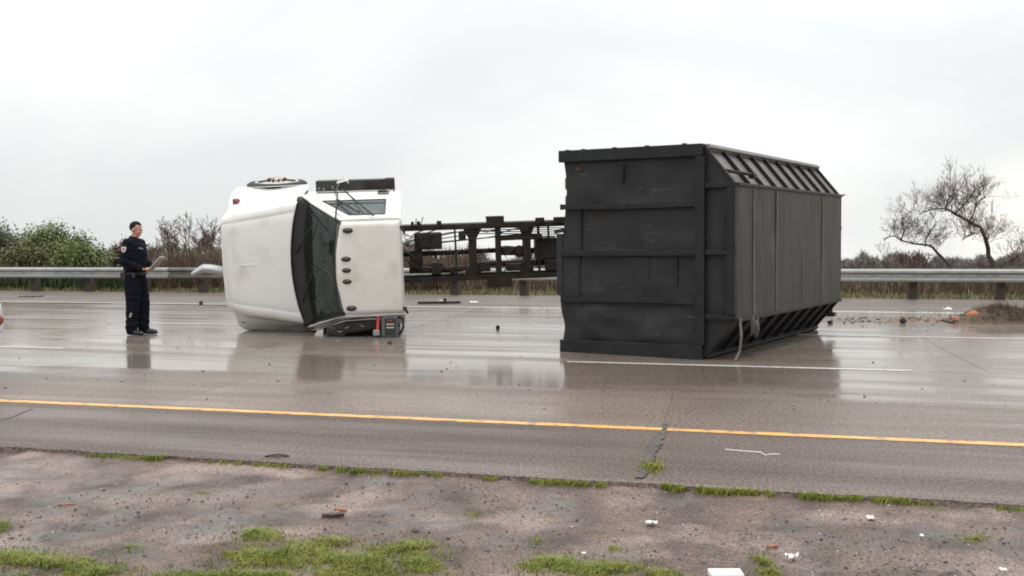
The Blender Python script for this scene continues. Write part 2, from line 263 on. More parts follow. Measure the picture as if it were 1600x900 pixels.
# ------------------------------------------------------------------ mesh helpers
class MB:
    def __init__(s): s.v = []; s.f = []; s.mi = []; s.cur = 0
    def add(s, vs, fs):
        o = len(s.v); s.v += [tuple(p) for p in vs]
        for f in fs: s.f.append(tuple(i + o for i in f)); s.mi.append(s.cur)
        return s
    def box(s, c, d, R=None):
        x, y, z = d[0] / 2, d[1] / 2, d[2] / 2; c = Vector(c)
        vs = [Vector(q) for q in ((-x, -y, -z), (x, -y, -z), (x, y, -z), (-x, y, -z), (-x, -y, z), (x, -y, z), (x, y, z), (-x, y, z))]
        if R is not None: vs = [R @ q for q in vs]
        return s.add([q + c for q in vs], [(0, 3, 2, 1), (4, 5, 6, 7), (0, 1, 5, 4), (1, 2, 6, 5), (2, 3, 7, 6), (3, 0, 4, 7)])
    def bar(s, a, b, w, t, up=(0, 0, 1)):
        a, b = Vector(a), Vector(b); d = (b - a); ln = d.length; d.normalize(); u = Vector(up)
        if abs(d.dot(u)) > .98: u = Vector((0, 1, 0))
        sd = d.cross(u).normalized(); u2 = sd.cross(d)
        return s.box((a + b) / 2, (ln, w, t), Matrix((d, sd, u2)).transposed())
    def tube(s, pts, rad, n=8, caps=True):
        pts = [Vector(p) for p in pts]
        if not hasattr(rad, '__len__'): rad = [rad] * len(pts)
        d0 = (pts[1] - pts[0]).normalized(); ref = Vector((0, 0, 1)) if abs(d0.z) < .9 else Vector((1, 0, 0))
        vs = []; x = None
        for i, p in enumerate(pts):
            d = (pts[min(i + 1, len(pts) - 1)] - pts[max(i - 1, 0)])
            d = d.normalized() if d.length > 1e-9 else d0
            x = (ref - d * ref.dot(d)).normalized() if x is None else (x - d * x.dot(d)).normalized()
            y = d.cross(x)
            for k in range(n):
                a = 2 * PI * k / n; vs.append(p + (x * math.cos(a) + y * math.sin(a)) * rad[i])
        fs = []
        for i in range(len(pts) - 1):
            for k in range(n): fs.append((i * n + k, i * n + (k + 1) % n, (i + 1) * n + (k + 1) % n, (i + 1) * n + k))
        if caps: fs.append(tuple(range(n))[::-1]); fs.append(tuple((len(pts) - 1) * n + k for k in range(n)))
        return s.add(vs, fs)
    def cyl(s, a, b, r, n=20, r2=None): return s.tube([a, b], [r, r if r2 is None else r2], n)
    def lathe(s, prof, a, b, n=28):       # prof: (radius, distance along the axis a->b)
        a, b = Vector(a), Vector(b); d = (b - a).normalized()
        ref = Vector((0, 0, 1)) if abs(d.z) < .9 else Vector((1, 0, 0)); x = (ref - d * ref.dot(d)).normalized(); y = d.cross(x)
        vs = []
        for r, h in prof:
            for k in range(n):
                t = 2 * PI * k / n; vs.append(a + d * h + (x * math.cos(t) + y * math.sin(t)) * r)
        fs = [(i * n + k, i * n + (k + 1) % n, (i + 1) * n + (k + 1) % n, (i + 1) * n + k) for i in range(len(prof) - 1) for k in range(n)]
        return s.add(vs, fs)
    def prism(s, poly, f0, f1):           # poly of 2-D points; f0 / f1 map them to the two ends
        n = len(poly); vs = [f0(*p) for p in poly] + [f1(*p) for p in poly]
        return s.add(vs, [tuple(range(n))[::-1], tuple(range(n, 2 * n))] + [(k, (k + 1) % n, n + (k + 1) % n, n + k) for k in range(n)])
    def grid(s, f, nu, nv):
        vs = [f(i / nu, j / nv) for i in range(nu + 1) for j in range(nv + 1)]
        return s.add(vs, [(i * (nv + 1) + j, (i + 1) * (nv + 1) + j, (i + 1) * (nv + 1) + j + 1, i * (nv + 1) + j + 1) for i in range(nu) for j in range(nv)])
    def ball(s, c, r, n=12, m=8, f=None):
        c = Vector(c); vs = []; r = Vector(r) if hasattr(r, '__len__') else Vector((r, r, r))
        for j in range(m + 1):
            t = PI * j / m
            for k in range(n):
                p = 2 * PI * k / n; q = Vector((math.sin(t) * math.cos(p), math.sin(t) * math.sin(p), math.cos(t)))
                if f: q = f(q)
                vs.append(c + Vector((q.x * r.x, q.y * r.y, q.z * r.z)))
        return s.add(vs, [(j * n + k, (j + 1) * n + k, (j + 1) * n + (k + 1) % n, j * n + (k + 1) % n) for j in range(m) for k in range(n)])
    def mesh(s, name, mats, smooth=False):
        me = bpy.data.meshes.new(name); me.from_pydata(s.v, [], s.f); me.validate()
        for m in (mats if isinstance(mats, (list, tuple)) else [mats]): me.materials.append(m)
        if len(me.polygons) == len(s.mi): me.polygons.foreach_set('material_index', s.mi)
        if smooth: me.polygons.foreach_set('use_smooth', [True] * len(me.polygons))
        me.update(); return me
    def build(s, name, mats, parent=None, smooth=False, bevel=0, solid=0, auto=None, sub=0):
        o = bpy.data.objects.new(name, s.mesh(name, mats, smooth)); C.objects.link(o)
        if parent: o.parent = parent
        if solid: m = o.modifiers.new('solid', 'SOLIDIFY'); m.thickness = solid; m.offset = -1
        if bevel: m = o.modifiers.new('bevel', 'BEVEL'); m.width = bevel; m.segments = 2; m.limit_method = 'ANGLE'
        if sub: m = o.modifiers.new('sub', 'SUBSURF'); m.levels = sub; m.render_levels = sub
        return o
def put(name, me, parent=None, loc=(0, 0, 0), rot=(0, 0, 0), scale=(1, 1, 1)):
    o = bpy.data.objects.new(name, me); C.objects.link(o); o.parent = parent; o.location = loc; o.rotation_euler = rot; o.scale = scale; return o
def tag(o, label=None, cat=None, group=None, kind=None):
    for k, v in (('label', label), ('category', cat), ('group', group), ('kind', kind)):
        if v: o[k] = v
    return o
def thing(name, label, cat, loc=(0, 0, 0), rot=(0, 0, 0), group=None):
    o = bpy.data.objects.new(name, None); C.objects.link(o); o.location = loc; o.rotation_euler = rot; o.empty_display_size = .2
    return tag(o, label, cat, group)
def fuse(mb, name, mats, parent, voxel=.01, smooth=4):
    """one continuous surface out of overlapping limbs"""
    me = mb.mesh(name, mats); o = bpy.data.objects.new(name, me); C.objects.link(o)
    r = o.modifiers.new('r', 'REMESH'); r.mode = 'VOXEL'; r.voxel_size = voxel; r.use_smooth_shade = True
    if smooth: sm = o.modifiers.new('s', 'SMOOTH'); sm.iterations = smooth; sm.factor = .5
    dg = bpy.context.evaluated_depsgraph_get(); m2 = bpy.data.meshes.new_from_object(o.evaluated_get(dg))
    o.modifiers.clear(); o.data = m2; m2.name = name
    if not m2.materials:
        for m in (mats if isinstance(mats, (list, tuple)) else [mats]): m2.materials.append(m)
    m2.polygons.foreach_set('use_smooth', [True] * len(m2.polygons))
    o.parent = parent; return o
fbm = lambda x, y, z=0.0, s=1.0: noise.noise(Vector((x * s, y * s, z)))

# ------------------------------------------------------------------ the setting
B_DIRT = uv_of(G(800, 742))[1]; B_YEL = uv_of(G(800, 661))[1]; B_A = uv_of(G(1100, 571))[1]
B_B = uv_of(G(1400, 526))[1]; B_C = uv_of(G(800, 481))[1]; B_EDGE = uv_of(G(800, 462.5))[1]
# land: one sheet; falls gently away behind the guardrail
def land_z(b):
    if b < B_DIRT + .3: return -.16
    if b < B_EDGE + .2: return -.16
    if b < B_EDGE + .4: return -.16 + .15 * (b - B_EDGE - .2) / .2
    if b < B_EDGE + 2: return -.012
    return -.012 - (b - B_EDGE - 2) * .030 if b < B_EDGE + 40 else -.012 - 38 * .030 - (b - B_EDGE - 40) * .026
bs = [-300, -60, -20, 0, B_DIRT, B_DIRT + .4, 15, 22, B_EDGE + .2, B_EDGE + .3, B_EDGE + .4, B_EDGE + 1, B_EDGE + 2, B_EDGE + 5, B_EDGE + 10, B_EDGE + 20, B_EDGE + 40, 120, 250, 600, 1500, 3000]
us = [-3000, -1200, -500, -200, -100, -50, -25, 0, 25, 50, 100, 200, 500, 1200, 3000]
mb = MB(); mb.add([UV(a, b, land_z(b)) for b in bs for a in us], [(i * len(us) + j, i * len(us) + j + 1, (i + 1) * len(us) + j + 1, (i + 1) * len(us) + j) for i in range(len(bs) - 1) for j in range(len(us) - 1)])
tag(mb.build('ground', M['earth']), kind='structure')

# near dirt verge, uneven and finely modelled where the camera stands
def dirt_h(a, b):
    h = .022 * fbm(a, b, 1.3, .9) + .012 * fbm(a, b, 4.1, 2.7) + .006 * fbm(a, b, 7.7, 8) + .004 * fbm(a, b, 2.2, 21)
    k = max(0., min(1., (B_DIRT - b) / .5)); return -.030 + h * (.25 + .75 * k) - .03 * k
mb = MB()
def dirt_rect(a0, a1, b0, b1, nu, nv): mb.grid(lambda s, t: UV(a0 + (a1 - a0) * s, b0 + (b1 - b0) * t, dirt_h(a0 + (a1 - a0) * s, b0 + (b1 - b0) * t)), nu, nv)
dirt_rect(-5.5, 6.0, 2.6, B_DIRT + .25, 300, 130)
mb2 = MB()
tag(mb.build('dirt_verge', M['dirt'], smooth=True), kind='structure')
mb = MB(); 
for a0, a1, b0, b1 in ((-140, -5.5, -12, B_DIRT + .25), (6.0, 140, -12, B_DIRT + .25), (-5.5, 6.0, -12, 2.6)):
    mb.add([UV(a0, b0, -.052), UV(a1, b0, -.052), UV(a1, b1, -.052), UV(a0, b1, -.052)], [(0, 1, 2, 3)])
tag(mb.build('dirt_field', M['dirt']), kind='structure')

# near shoulder: asphalt sheet with a ragged broken edge over the dirt
mb = MB(); na = 420
def edge_b(a): return B_DIRT + .05 * fbm(a, 0, 3, .8) + .02 * fbm(a, 5, 3, 5) + .012 * fbm(a, 9, 3, 18)
rows = []
for i in range(na + 1):
    a = -7 + 15 * i / na; e = edge_b(a); rows.append((a, e))
vs = []
for a, e in rows: vs += [UV(a, e - .012, -.075), UV(a, e, -.006), UV(a, e + .05, 0), UV(a, B_YEL - .1, 0)]
mb.add(vs, [(i * 4 + k, (i + 1) * 4 + k, (i + 1) * 4 + k + 1, i * 4 + k + 1) for i in range(na) for k in range(3)])
for a0, a1 in ((-140, -7), (8, 140)):
    mb.add([UV(a0, B_DIRT, -.006), UV(a1, B_DIRT, -.006), UV(a1, B_YEL - .1, 0), UV(a0, B_YEL - .1, 0)], [(0, 1, 2, 3)])
tag(mb.build('road_shoulder', M['asphalt']), kind='structure')

# carriageway: bed + three lanes of concrete slabs with skewed joints
SKEW = math.tan(math.radians(4.6)); SL = 4.55
road = MB().add([UV(-140, B_YEL - .1, -.022), UV(140, B_YEL - .1, -.022), UV(140, B_C + .35, -.022), UV(-140, B_C + .35, -.022)], [(0, 1, 2, 3)]).build('road', M['joint'])
tag(road, kind='structure')
ja = uv_of(G(1496, 557)); PH = ja[0] + SKEW * (ja[1] - B_YEL)
lanes = [(B_YEL - .094, B_A - .05, M['concrete_near'], .3), (B_A - .038, B_B, M['concrete'], 0.), (B_B + .012, B_C + .34, M['concrete'], 1.1)]
for b0, b1, m, sh in lanes:
    w = b1 - b0; g = .0012 if sh == .3 else .004
    me = MB().add([(g - SKEW * 0, 0, 0), (SL - g, 0, 0), (SL - g - SKEW * w, w, 0), (g - SKEW * w, w, 0), (g, 0, -.021), (SL - g, 0, -.021), (SL - g - SKEW * w, w, -.021), (g - SKEW * w, w, -.021)],
                  [(0, 1, 2, 3), (0, 4, 5, 1), (1, 5, 6, 2), (2, 6, 7, 3), (3, 7, 4, 0)]).mesh('concrete_slab', m)
    a00 = (uv_of(G(1041, 662))[0] if sh == .3 else PH + sh) - SKEW * (b0 - B_YEL)
    k0 = math.floor((-26 - a00) / SL)
    for k in range(k0, k0 + 12):
        put('concrete_slab', me, road, UV(a00 + k * SL, b0, 0), (0, 0, -ROAD_A))
    aL, aR = a00 + k0 * SL, a00 + (k0 + 12) * SL
    mb = MB().add([UV(-140, b0), UV(aL - .01, b0), UV(aL - .01 - SKEW * w, b1), UV(-140, b1), UV(aR + .01, b0), UV(140, b0), UV(140, b1), UV(aR + .01 - SKEW * w, b1)], [(0, 1, 2, 3), (4, 5, 6, 7)])
    mb.build('lane_surface', m, road)
# far shoulder
mb = MB(); mb.add([UV(-140, B_C + .352, -.002), UV(140, B_C + .352, -.002), UV(140, B_EDGE + .3, .0), UV(-140, B_EDGE + .3, .0)], [(0, 1, 2, 3)])
tag(mb.build('road_shoulder', M['asphalt_far']), kind='structure')

# painted lines
def stripe(name, b, w, a0, a1, m, z=.004, seg=.25, rag=.006):
    n = max(2, int((a1 - a0) / seg)); n = min(n, 900); vs = []
    for i in range(n + 1):
        a = a0 + (a1 - a0) * i / n
        vs += [UV(a, b - w / 2 + rag * fbm(a, 1, b, 6), z), UV(a, b + w / 2 + rag * fbm(a, 7, b, 6), z)]
    return tag(MB().add(vs, [(2 * i, 2 * i + 2, 2 * i + 3, 2 * i + 1) for i in range(n)]).build(name, m), kind='structure')
stripe('yellow_edge_line', B_YEL, .115, -40, 40, M['yellow'], seg=.1, rag=.016)
aA0, aA1 = uv_of(G(885, 566))[0], uv_of(G(1422, 578))[0]
stripe('white_lane_line', B_A, .10, aA0, aA1, M['white_paint'])
stripe('white_lane_line', B_A, .09, aA0 - 11.6, aA0 - 7.2, M['white_paint'])
stripe('white_lane_line', B_A, .09, aA1 + 8, aA1 + 12, M['white_paint'])
aB = uv_of(G(1240, 521))[0]
stripe('white_lane_line', B_B, .10, aB, aB + 4.3, M['white_paint'])
stripe('white_lane_line', B_B, .10, aB - 11.5, aB - 7.6, M['white_paint'])
stripe('white_edge_line', B_C, .15, -60, 60, M['white_paint'])

# tar-filled crack across the near shoulder, and a thinner one at the left
def crack(name, pts, wid, m, z=.004):
    vs = []; P = []
    for k in range(len(pts) - 1):
        p, q = G(*pts[k]), G(*pts[k + 1]); 
        for j in range(8): P.append((p.lerp(q, j / 8), wid[k] + (wid[k + 1] - wid[k]) * j / 8))
    P.append((G(*pts[-1]), wid[-1]))
    for i, (p, w) in enumerate(P):
        o = .03 * fbm(p.x, p.y, 3, 7); w2 = w * (.7 + .6 * rnd.random())
        vs += [p + U * (o - w2 / 2) + Vector((0, 0, z)), p + U * (o + w2 / 2) + Vector((0, 0, z))]
    return tag(MB().add(vs, [(2 * i, 2 * i + 1, 2 * i + 3, 2 * i + 2) for i in range(len(P) - 1)]).build(name, m), kind='structure')
crack('tar_crack', [(1041, 662), (1036, 676), (1026, 692), (1018, 708), (1013, 724), (996, 748)], [.02, .05, .075, .08, .06, .05], M['tar'], .008)
crack('tar_crack', [(52, 638), (22, 650), (-10, 660)], [.015, .03, .03], M['tar'])

# ------------------------------------------------------------------ guardrail
gr = thing('guardrail', 'long galvanised steel guardrail on dark timber posts along the far shoulder', 'guardrail')
B_R = B_EDGE + .02
prof = []
def wbeam(n=5, L=3.81, m=None):
    pr = [(.02, .0), (-.05, .006), (-.092, .03), (-.098, .075), (-.06, .105), (-.005, .125), (.0, .182), (-.06, .205), (-.098, .232), (-.094, .275), (-.05, .302), (.02, .312)]
    pr2 = [(y + .006, z) for y, z in pr][::-1]
    poly = pr + pr2
    return MB().prism(poly, lambda y, z: (-L / 2 - .06, y, z), lambda y, z: (L / 2 + .06, y, z)).mesh('rail_beam', m or M['galv'])
bm_a, bm_b = wbeam(), wbeam(m=M['galv_dark'])
p0 = uv_of(G(107, 458))[0]
post_me = MB().box((0, 0, .33), (.20, .20, .70)).mesh('post', M['wood_post'])
blk_me = MB().box((0, 0, .56), (.15, .15, .36)).mesh('blockout', M['wood_post'])
k = 0
for i in range(-14, 22):
    a = p0 + 1.905 * i
    po = put('post', post_me, gr, UV(a, B_R + .31, -.02 ), (0, 0, -ROAD_A + rnd.uniform(-.04, .04)))
    b2 = put('blockout', blk_me, po, (0, -.175, 0))
    if i % 2 == 0:
        ang = a
        me = bm_b if i == 2 else bm_a
        put('rail_beam', me, gr, UV(a + .95, B_R - .005 + (.007 if (i // 2) % 2 else 0), .405 + rnd.uniform(-.004, .004)), (0, rnd.uniform(-.001, .001), -ROAD_A))

# ------------------------------------------------------------------ overturned truck
PHI, DIP = math.radians(6), .028
YAW = Matrix.Rotation(math.radians(5.5), 3, 'Z')
xt = YAW @ Vector((-math.cos(DIP), 0, -math.sin(DIP)))
_z = YAW @ Vector((0, -math.cos(PHI), -math.sin(PHI))); yt = _z.cross(xt).normalized(); zt = xt.cross(yt).normalized()
truck = thing('tipped_truck', 'white bonneted truck lying on its driver side with bare black chassis behind the cab', 'truck')
truck.matrix_world = Matrix(((xt.x, yt.x, zt.x, -1.90), (xt.y, yt.y, zt.y, 18.42), (xt.z, yt.z, zt.z, 1.335), (0, 0, 0, 1)))
def yz(z):                       # half width of the cab at a height: upright below the belt, leaning in above
    return 1.05 if z <= 1.45 else 1.05 + (z - 1.45) / (2.43 - 1.45) * (.72 - 1.05)
def side(mb, sgn, poly, off=0.0):
    vs = [(x, sgn * (yz(z) + off), z) for x, z in poly]
    mb.add(vs, [tuple(range(len(vs)))[::(1 if sgn < 0 else -1)]])
cab = MB()
for sg in (-1, 1):
    for poly in ([(0, .75), (1.62, .75), (1.56, 1.45), (0, 1.45)], [(0, 1.45), (1.56, 1.45), (1.345, 1.76), (0, 1.76)],
                 [(0, 1.76), (.22, 1.76), (.235, 2.30), (0, 2.30)], [(1.22, 1.76), (1.345, 1.76), (.985, 2.30), (.77, 2.30)],
                 [(0, 2.30), (.985, 2.30), (.90, 2.43), (0, 2.43)]): side(cab, sg, poly)
cab.add([(0, -1.05, .75), (0, 1.05, .75), (0, 1.05, 1.45), (0, -1.05, 1.45), (0, .72, 2.43), (0, -.72, 2.43)], [(0, 1, 2, 3), (3, 2, 4, 5)])
cab.add([(0, -1.05, .75), (1.62, -1.05, .75), (1.62, 1.05, .75), (0, 1.05, .75)], [(0, 3, 2, 1)])
cab.add([(1.62, -1.05, .75), (1.62, 1.05, .75), (1.56, 1.05, 1.45), (1.56, -1.05, 1.45)], [(0, 1, 2, 3)])
cab_o = cab.build('cab', M['white'], truck)
md = cab_o.modifiers.new('w', 'WELD'); md.merge_threshold = .001
md = cab_o.modifiers.new('s', 'SOLIDIFY'); md.thickness = .03; md.offset = 0
md = cab_o.modifiers.new('b', 'BEVEL'); md.width = .012; md.segments = 2
def roof_f(s, t):
    y = -1 + 2 * t; e = abs(y); fr = .90 + .075 * (1 - y * y)
    x = -.005 + (fr + .03) * s
    z = 2.515 - .03 * y * y
    if e > .9: z -= .075 * ((e - .9) / .1) ** 2
    if s > .92: z -= .05 * ((s - .92) / .08) ** 2
    if s < .05: z -= .03 * ((.05 - s) / .05) ** 2
    z += .004 * fbm(x, y, 2, 2.5)
    return (x, y * .725, z)
rf = MB().grid(roof_f, 26, 40).build('cab_roof', M['white_roof'], truck, smooth=True, solid=.035)
ml = MB().ball((0, 0, 0), (.064, .034, .032), 16, 8).mesh('marker_lamp', M['amber'], True)
mlb = MB().ball((0, 0, 0), (.078, .043, .015), 16, 6).mesh('lamp_base', M['black_plastic'], True)
for yy, xx in ((-.58, .79), (-.15, .835), (.02, .835), (.19, .835), (.60, .79)):
    o = put('marker_lamp', ml, truck, (xx, yy, 2.515)); put('lamp_base', mlb, o, (0, 0, -.005))
for yy in (-.60, .64):
    b = MB(); b.box((-.015, yy, 2.46), (.06, .05, .05)); b.bar((-.02, yy, 2.45), (-.05, yy + .09, 2.36), .035, .035); b.build('rear_latch', M['black_plastic'], truck, bevel=.006)
# drip rail line on the roof edge
for sg in (-1, 1):
    MB().tube([(.0, sg * .735, 2.425), (.5, sg * .737, 2.428), (.90, sg * .735, 2.425), (1.0, sg * .772, 2.29), (1.37, sg * .95, 1.74), (1.50, sg * 1.02, 1.5)], .011, 6).build('drip_rail', M['white'], truck, smooth=True)
# doors with panes
for sg in (-1, 1):
    d = MB()
    for poly in ([(.11, .82), (1.46, .82), (1.46, 1.45), (.11, 1.45)], [(.11, 1.45), (1.46, 1.45), (1.25, 1.735), (.11, 1.735)],
                 [(.11, 1.735), (.215, 1.735), (.23, 2.31), (.11, 2.31)], [(1.215, 1.735), (1.27, 1.735), (.885, 2.31), (.765, 2.31)], [(.11, 2.31), (.885, 2.31), (.82, 2.395), (.11, 2.395)]): side(d, sg, poly, .028)
    do = d.build('door', M['white'], truck)
    m1 = do.modifiers.new('w', 'WELD'); m1.merge_threshold = .002
    m1 = do.modifiers.new('s', 'SOLIDIFY'); m1.thickness = .03; m1.offset = -1 
    m1 = do.modifiers.new('b', 'BEVEL'); m1.width = .008; m1.segments = 2
    p = MB(); side(p, sg, [(.20, 1.72), (1.25, 1.72), (.755, 2.325), (.225, 2.325)], .0)
    p.build('window_pane', M['sideglass'], do, solid=.006)
    s_ = MB(); s_.tube([(x, sg * (yz(z) + .03), z) for x, z in ((.222, 1.752), (1.20, 1.752), (.762, 2.30), (.236, 2.30), (.222, 1.752))], .012, 6); s_.build('window_seal', M['black_plastic'], do)
    MB().bar((.98, sg * 1.0, 1.73), (.62, sg * .83, 2.30), .03, .03).build('vent_bar', M['black_plastic'], do)
    h = MB(); yb = sg * 1.085
    h.box((.26, yb, 1.52), (.19, .02, .085)); h.box((.27, yb + sg * .018, 1.52), (.13, .018, .035)); h.build('door_handle', M['black_plastic'], do, bevel=.006)
# windscreen, gasket, cowl, wipers
def ws_f(s, t, off=0.0):
    y = -1 + 2 * t
    hb, ht = .985, .70
    w = hb + (ht - hb) * s
    x = (1.44 + .10 * (1 - y * y)) * (1 - s) + (.90 + .075 * (1 - y * y)) * s + .03 * math.sin(PI * s)
    return (x + off, y * w, 1.53 + (2.455 - 1.53) * s + off * .5)
ws = MB().grid(ws_f, 10, 20).build('windscreen', M['windshield'], truck, smooth=True, solid=.008)
g = MB(); g.tube([ws_f(s / 10, 0) for s in range(11)], .016, 6); g.tube([ws_f(s / 10, 1) for s in range(11)], .016, 6)
g.tube([ws_f(1, t / 16, .004) for t in range(17)], .022, 6); g.tube([ws_f(0, t / 16) for t in range(17)], .016, 6)
g.build('gasket', M['black_plastic'], ws, smooth=True)
ck = MB()
for a, b in (((.22, .83), (.5, .86)), ((.5, .86), (.62, .95)), ((.5, .86), (.42, .93)), ((.3, .9), (.5, .86)), ((.35, .78), (.5, .86)), ((.35, .78), (.45, .6)), ((.45, .6), (.62, .52)), ((.6, .78), (.5, .86)), ((.45, .6), (.30, .55)), ((.62, .52), (.8, .56)), ((.7, .84), (.8, .93))):
    p = [Vector(ws_f(a[0] + (b[0] - a[0]) * q / 4 + rnd.uniform(-.012, .012), a[1] + (b[1] - a[1]) * q / 4 + rnd.uniform(-.012, .012), .008)) for q in range(5)]
    ck.tube(p, .0013, 4)
ck.build('glass_crack', M['galv'], ws)
def cowl_f(s, t):
    y = -1 + 2 * t; q = 1 - y * y
    x0, x1 = 1.42 + .10 * q, 1.60 + .22 * q
    return (x0 + (x1 - x0) * s, y * (.99 + .06 * s), 1.515 - .035 * s)
MB().grid(cowl_f, 6, 24).build('cowl', M['black_plastic'], truck, smooth=True, solid=.02)
for y0, y1 in ((-.15, -.72), (.62, .05)):
    w = MB(); a = Vector(cowl_f(.5, (y0 / 1.0 + 1) / 2)) + Vector((0, 0, .03)); q = Vector(ws_f(.42, (y1 / .9 + 1) / 2, .03))
    w.tube([a, a.lerp(q, .5) + Vector((.015, 0, .02)), q], [.012, .009, .007], 6)
    q2 = Vector(ws_f(.75, ((y1 + .06) / .9 + 1) / 2, .02)); q3 = Vector(ws_f(.12, ((y1 - .08) / .9 + 1) / 2, .02))
    w.tube([q3, q, q2], .008, 5); w.build('wiper', M['black_plastic'], truck, smooth=True)
# interior
di = MB(); di.grid(lambda s, t: (1.40 - .45 * s, -.93 + 1.86 * t, 1.50 + .05 * math.sin(PI * s) - .35 * max(0, s - .7)), 8, 12); di.build('dashboard', M['dash'], truck, solid=.05)
for sg in (-1, 1):
    s_ = MB(); s_.box((.42, sg * .5, 1.12), (.48, .5, .16)); s_.bar((.22, sg * .5, 1.15), (.06, sg * .5, 1.85), .5, .13, (1, 0, 0)); s_.box((.04, sg * .5, 1.97), (.09, .28, .2)); s_.build('seat', M['seat'], truck, bevel=.04)
sw = MB(); sw.tube([Vector((.82, .5, 1.52)) + Vector((.11 * math.sin(k * PI / 12) , .22 * math.cos(k * PI / 12), .19 * math.sin(k * PI / 12))) for k in range(25)], .014, 6)
sw.bar((.84, .30, 1.53), (.84, .70, 1.53), .03, .02); sw.tube([(.84, .5, 1.53), (1.15, .5, 1.4)], .025, 8); sw.build('steering_wheel', M['black_plastic'], truck, smooth=True)
# bonnet with flared wings, one lofted skin
HX = lambda x: x if x < 1.6 else 1.6 + (x - 1.6) * .865
XS = [1.60, 1.66, 1.75, 1.9, 2.15, 2.4, 2.6, 2.72, 2.81, 2.88, 2.92]
def hood_sec(x):
    k = (x - 1.60) / 1.32; fr = max(0, (x - 2.66) / .26)
    hw = .965 - .20 * k - .04 * fr ** 2                  # raised centre panel
    zt_ = 1.525 - .115 * k - .07 * k * k - .17 * fr ** 2.2
    fw_ = 1.195 - .02 * k - .09 * fr ** 3
    fz = 1.18 - .04 * k - .07 * fr ** 2
    zb = .62 if abs(x - 2.10) > .62 else .62 + .40 * max(0, 1 - ((x - 2.10) / .62) ** 2) ** .5
    o = .06 + .035 * k
    of = fw_ - .05; fi = hw + o + .02; so = fz - .21
    return [(0, zt_ + .030), (hw * .35, zt_ + .026), (hw * .68, zt_ + .016), (hw * .80, zt_ + .006), (hw * .845, zt_ - .010), (hw * .865, zt_ + .002), (hw * .94, zt_ - .006), (hw, zt_ - .035), (hw + o * .45, zt_ - .11),
            (hw + o * .9, max(fz + .04, zt_ - .20)), (fi - .012, fz + .022), (fi, fz + .002), (fi + .015, fz - .004), (fi + (of - fi) * .4, fz - .07), (of, so), (fw_ - .012, so - .05), (fw_, so - .11), (fw_ + .004, max(zb + .015, .90 if zb < .88 else zb + .01)), (fw_ - .005, zb)]
hd = MB(); n = None; vs = []
for x in XS:
    h = hood_sec(x); sec = [(-y, z) for y, z in h[::-1]] + h[1:]
    n = len(sec)
    for y, z in sec:
        q = max(0, 1 - (y / .98) ** 2); xr = x + (.185 * q * max(0, 1 - (x - 1.6) / .55) if x < 2.15 else 0) 
        if x > 2.7: xr += (.05 * q + .10 * (1 - max(0, min(1, (abs(y) - .70) / .15)))) * min(1, (x - 2.7) / .2)
        if x < 1.9 and abs(y) > 1.0: xr -= .14 * min(1, (abs(y) - 1.0) / .12) * (1.9 - x) / .3
        vs.append((HX(xr), y, z))
hd.add(vs, [(i * n + k, i * n + k + 1, (i + 1) * n + k + 1, (i + 1) * n + k) for i in range(len(XS) - 1) for k in range(n - 1)])
nose = vs[-n:]
hd.add([nose[i] for i in range(n)] + [(p[0] - .10, p[1] * .9, p[2] - .06) for p in nose], [(k, k + 1, n + k + 1, n + k) for k in range(n - 1)])
bon = hd.build('bonnet', M['white'], truck, smooth=True, solid=.02, sub=1)
# shallow groove framing the raised bonnet panel and the small vents near its nose
gv = MB()
for sg in (-1, 1):
    pts = [(x, sg * (.80 - .14 * (x - 1.75)), 0) for x in (1.85, 2.1, 2.35, 2.6, 2.73)]
    pts = [(x, y, 1.525 - .115 * ((x - 1.6) / 1.35) - .07 * ((x - 1.6) / 1.35) ** 2 + .022 - (.2 * max(0, (x - 2.7) / .25) ** 2.2)) for x, y, z in pts]
    pass
for y0 in (-.26, .17):
    v = MB(); v.box((2.585, y0, 1.392), (.026, .15, .02)); v.box((2.568, y0 + .02, 1.40), (.010, .11, .03)); v.build('bonnet_vent', M['alum'], bon, bevel=.005)
MB().box((2.17, .02, 1.4935), (.80, .005, .012), Matrix.Rotation(.15, 3, 'Y')).build('bonnet_crease', M['white'], bon)
# grille, headlamps, corner lamps, bumper
gl = MB(); gl.box((2.70, 0, .96), (.10, 1.10, .58)); go = gl.build('grille', M['black_plastic'], truck, bevel=.03)
for k in range(7): MB().box((2.765, 0, .72 + .08 * k), (.03, 1.02, .025)).build('grille_bar', M['chrome'], go)
for sg in (-1, 1):
    MB().ball((2.58, sg * .80, .92), (.10, .20, .13), 16, 10).build('headlamp', M['sideglass'], truck, True)
    l_ = MB(); l_.ball((2.60, sg * .965, 1.10 if sg < 0 else 1.04), (.05, .06, .04), 14, 8); lo_ = l_.build('corner_lamp', M['red_lens'], truck, True)
    MB().box((2.645, sg * .965, 1.085 if sg < 0 else 1.02), (.05, .10, .05)).build('lamp_housing', M['black_plastic'], lo_, bevel=.012)
b = MB(); b.grid(lambda s, t: (2.76 + .11 * (1 - (2 * t - 1) ** 2) - .02 * (2 * s - 1) ** 2, -1.0 + 2.0 * t, .40 + .30 * s), 6, 20); b.build('bumper', M['chrome'], truck, smooth=True, solid=.02)
# torn-off bumper end jutting forward, bowed like a scythe
def torn(s, t):
    px = [348, 336, 322, 308, 297, 287][0:6]
    x = 2.66 + .74 * s; arch = .17 * math.sin(min(1, s * 1.15) * PI / 2) - .09 * max(0, s - .75) / .25
    w = .085 + .05 * math.sin(PI * min(1, .2 + s * .8)) - .05 * max(0, s - .8) / .2
    y = .26 - arch - w * (t - .5)
    z = .95 + .07 * math.sin(PI * t) + .10 * s
    return (x, y, z)
MB().grid(torn, 16, 8).build('bumper_end', M['chrome'], truck, smooth=True, solid=.012)
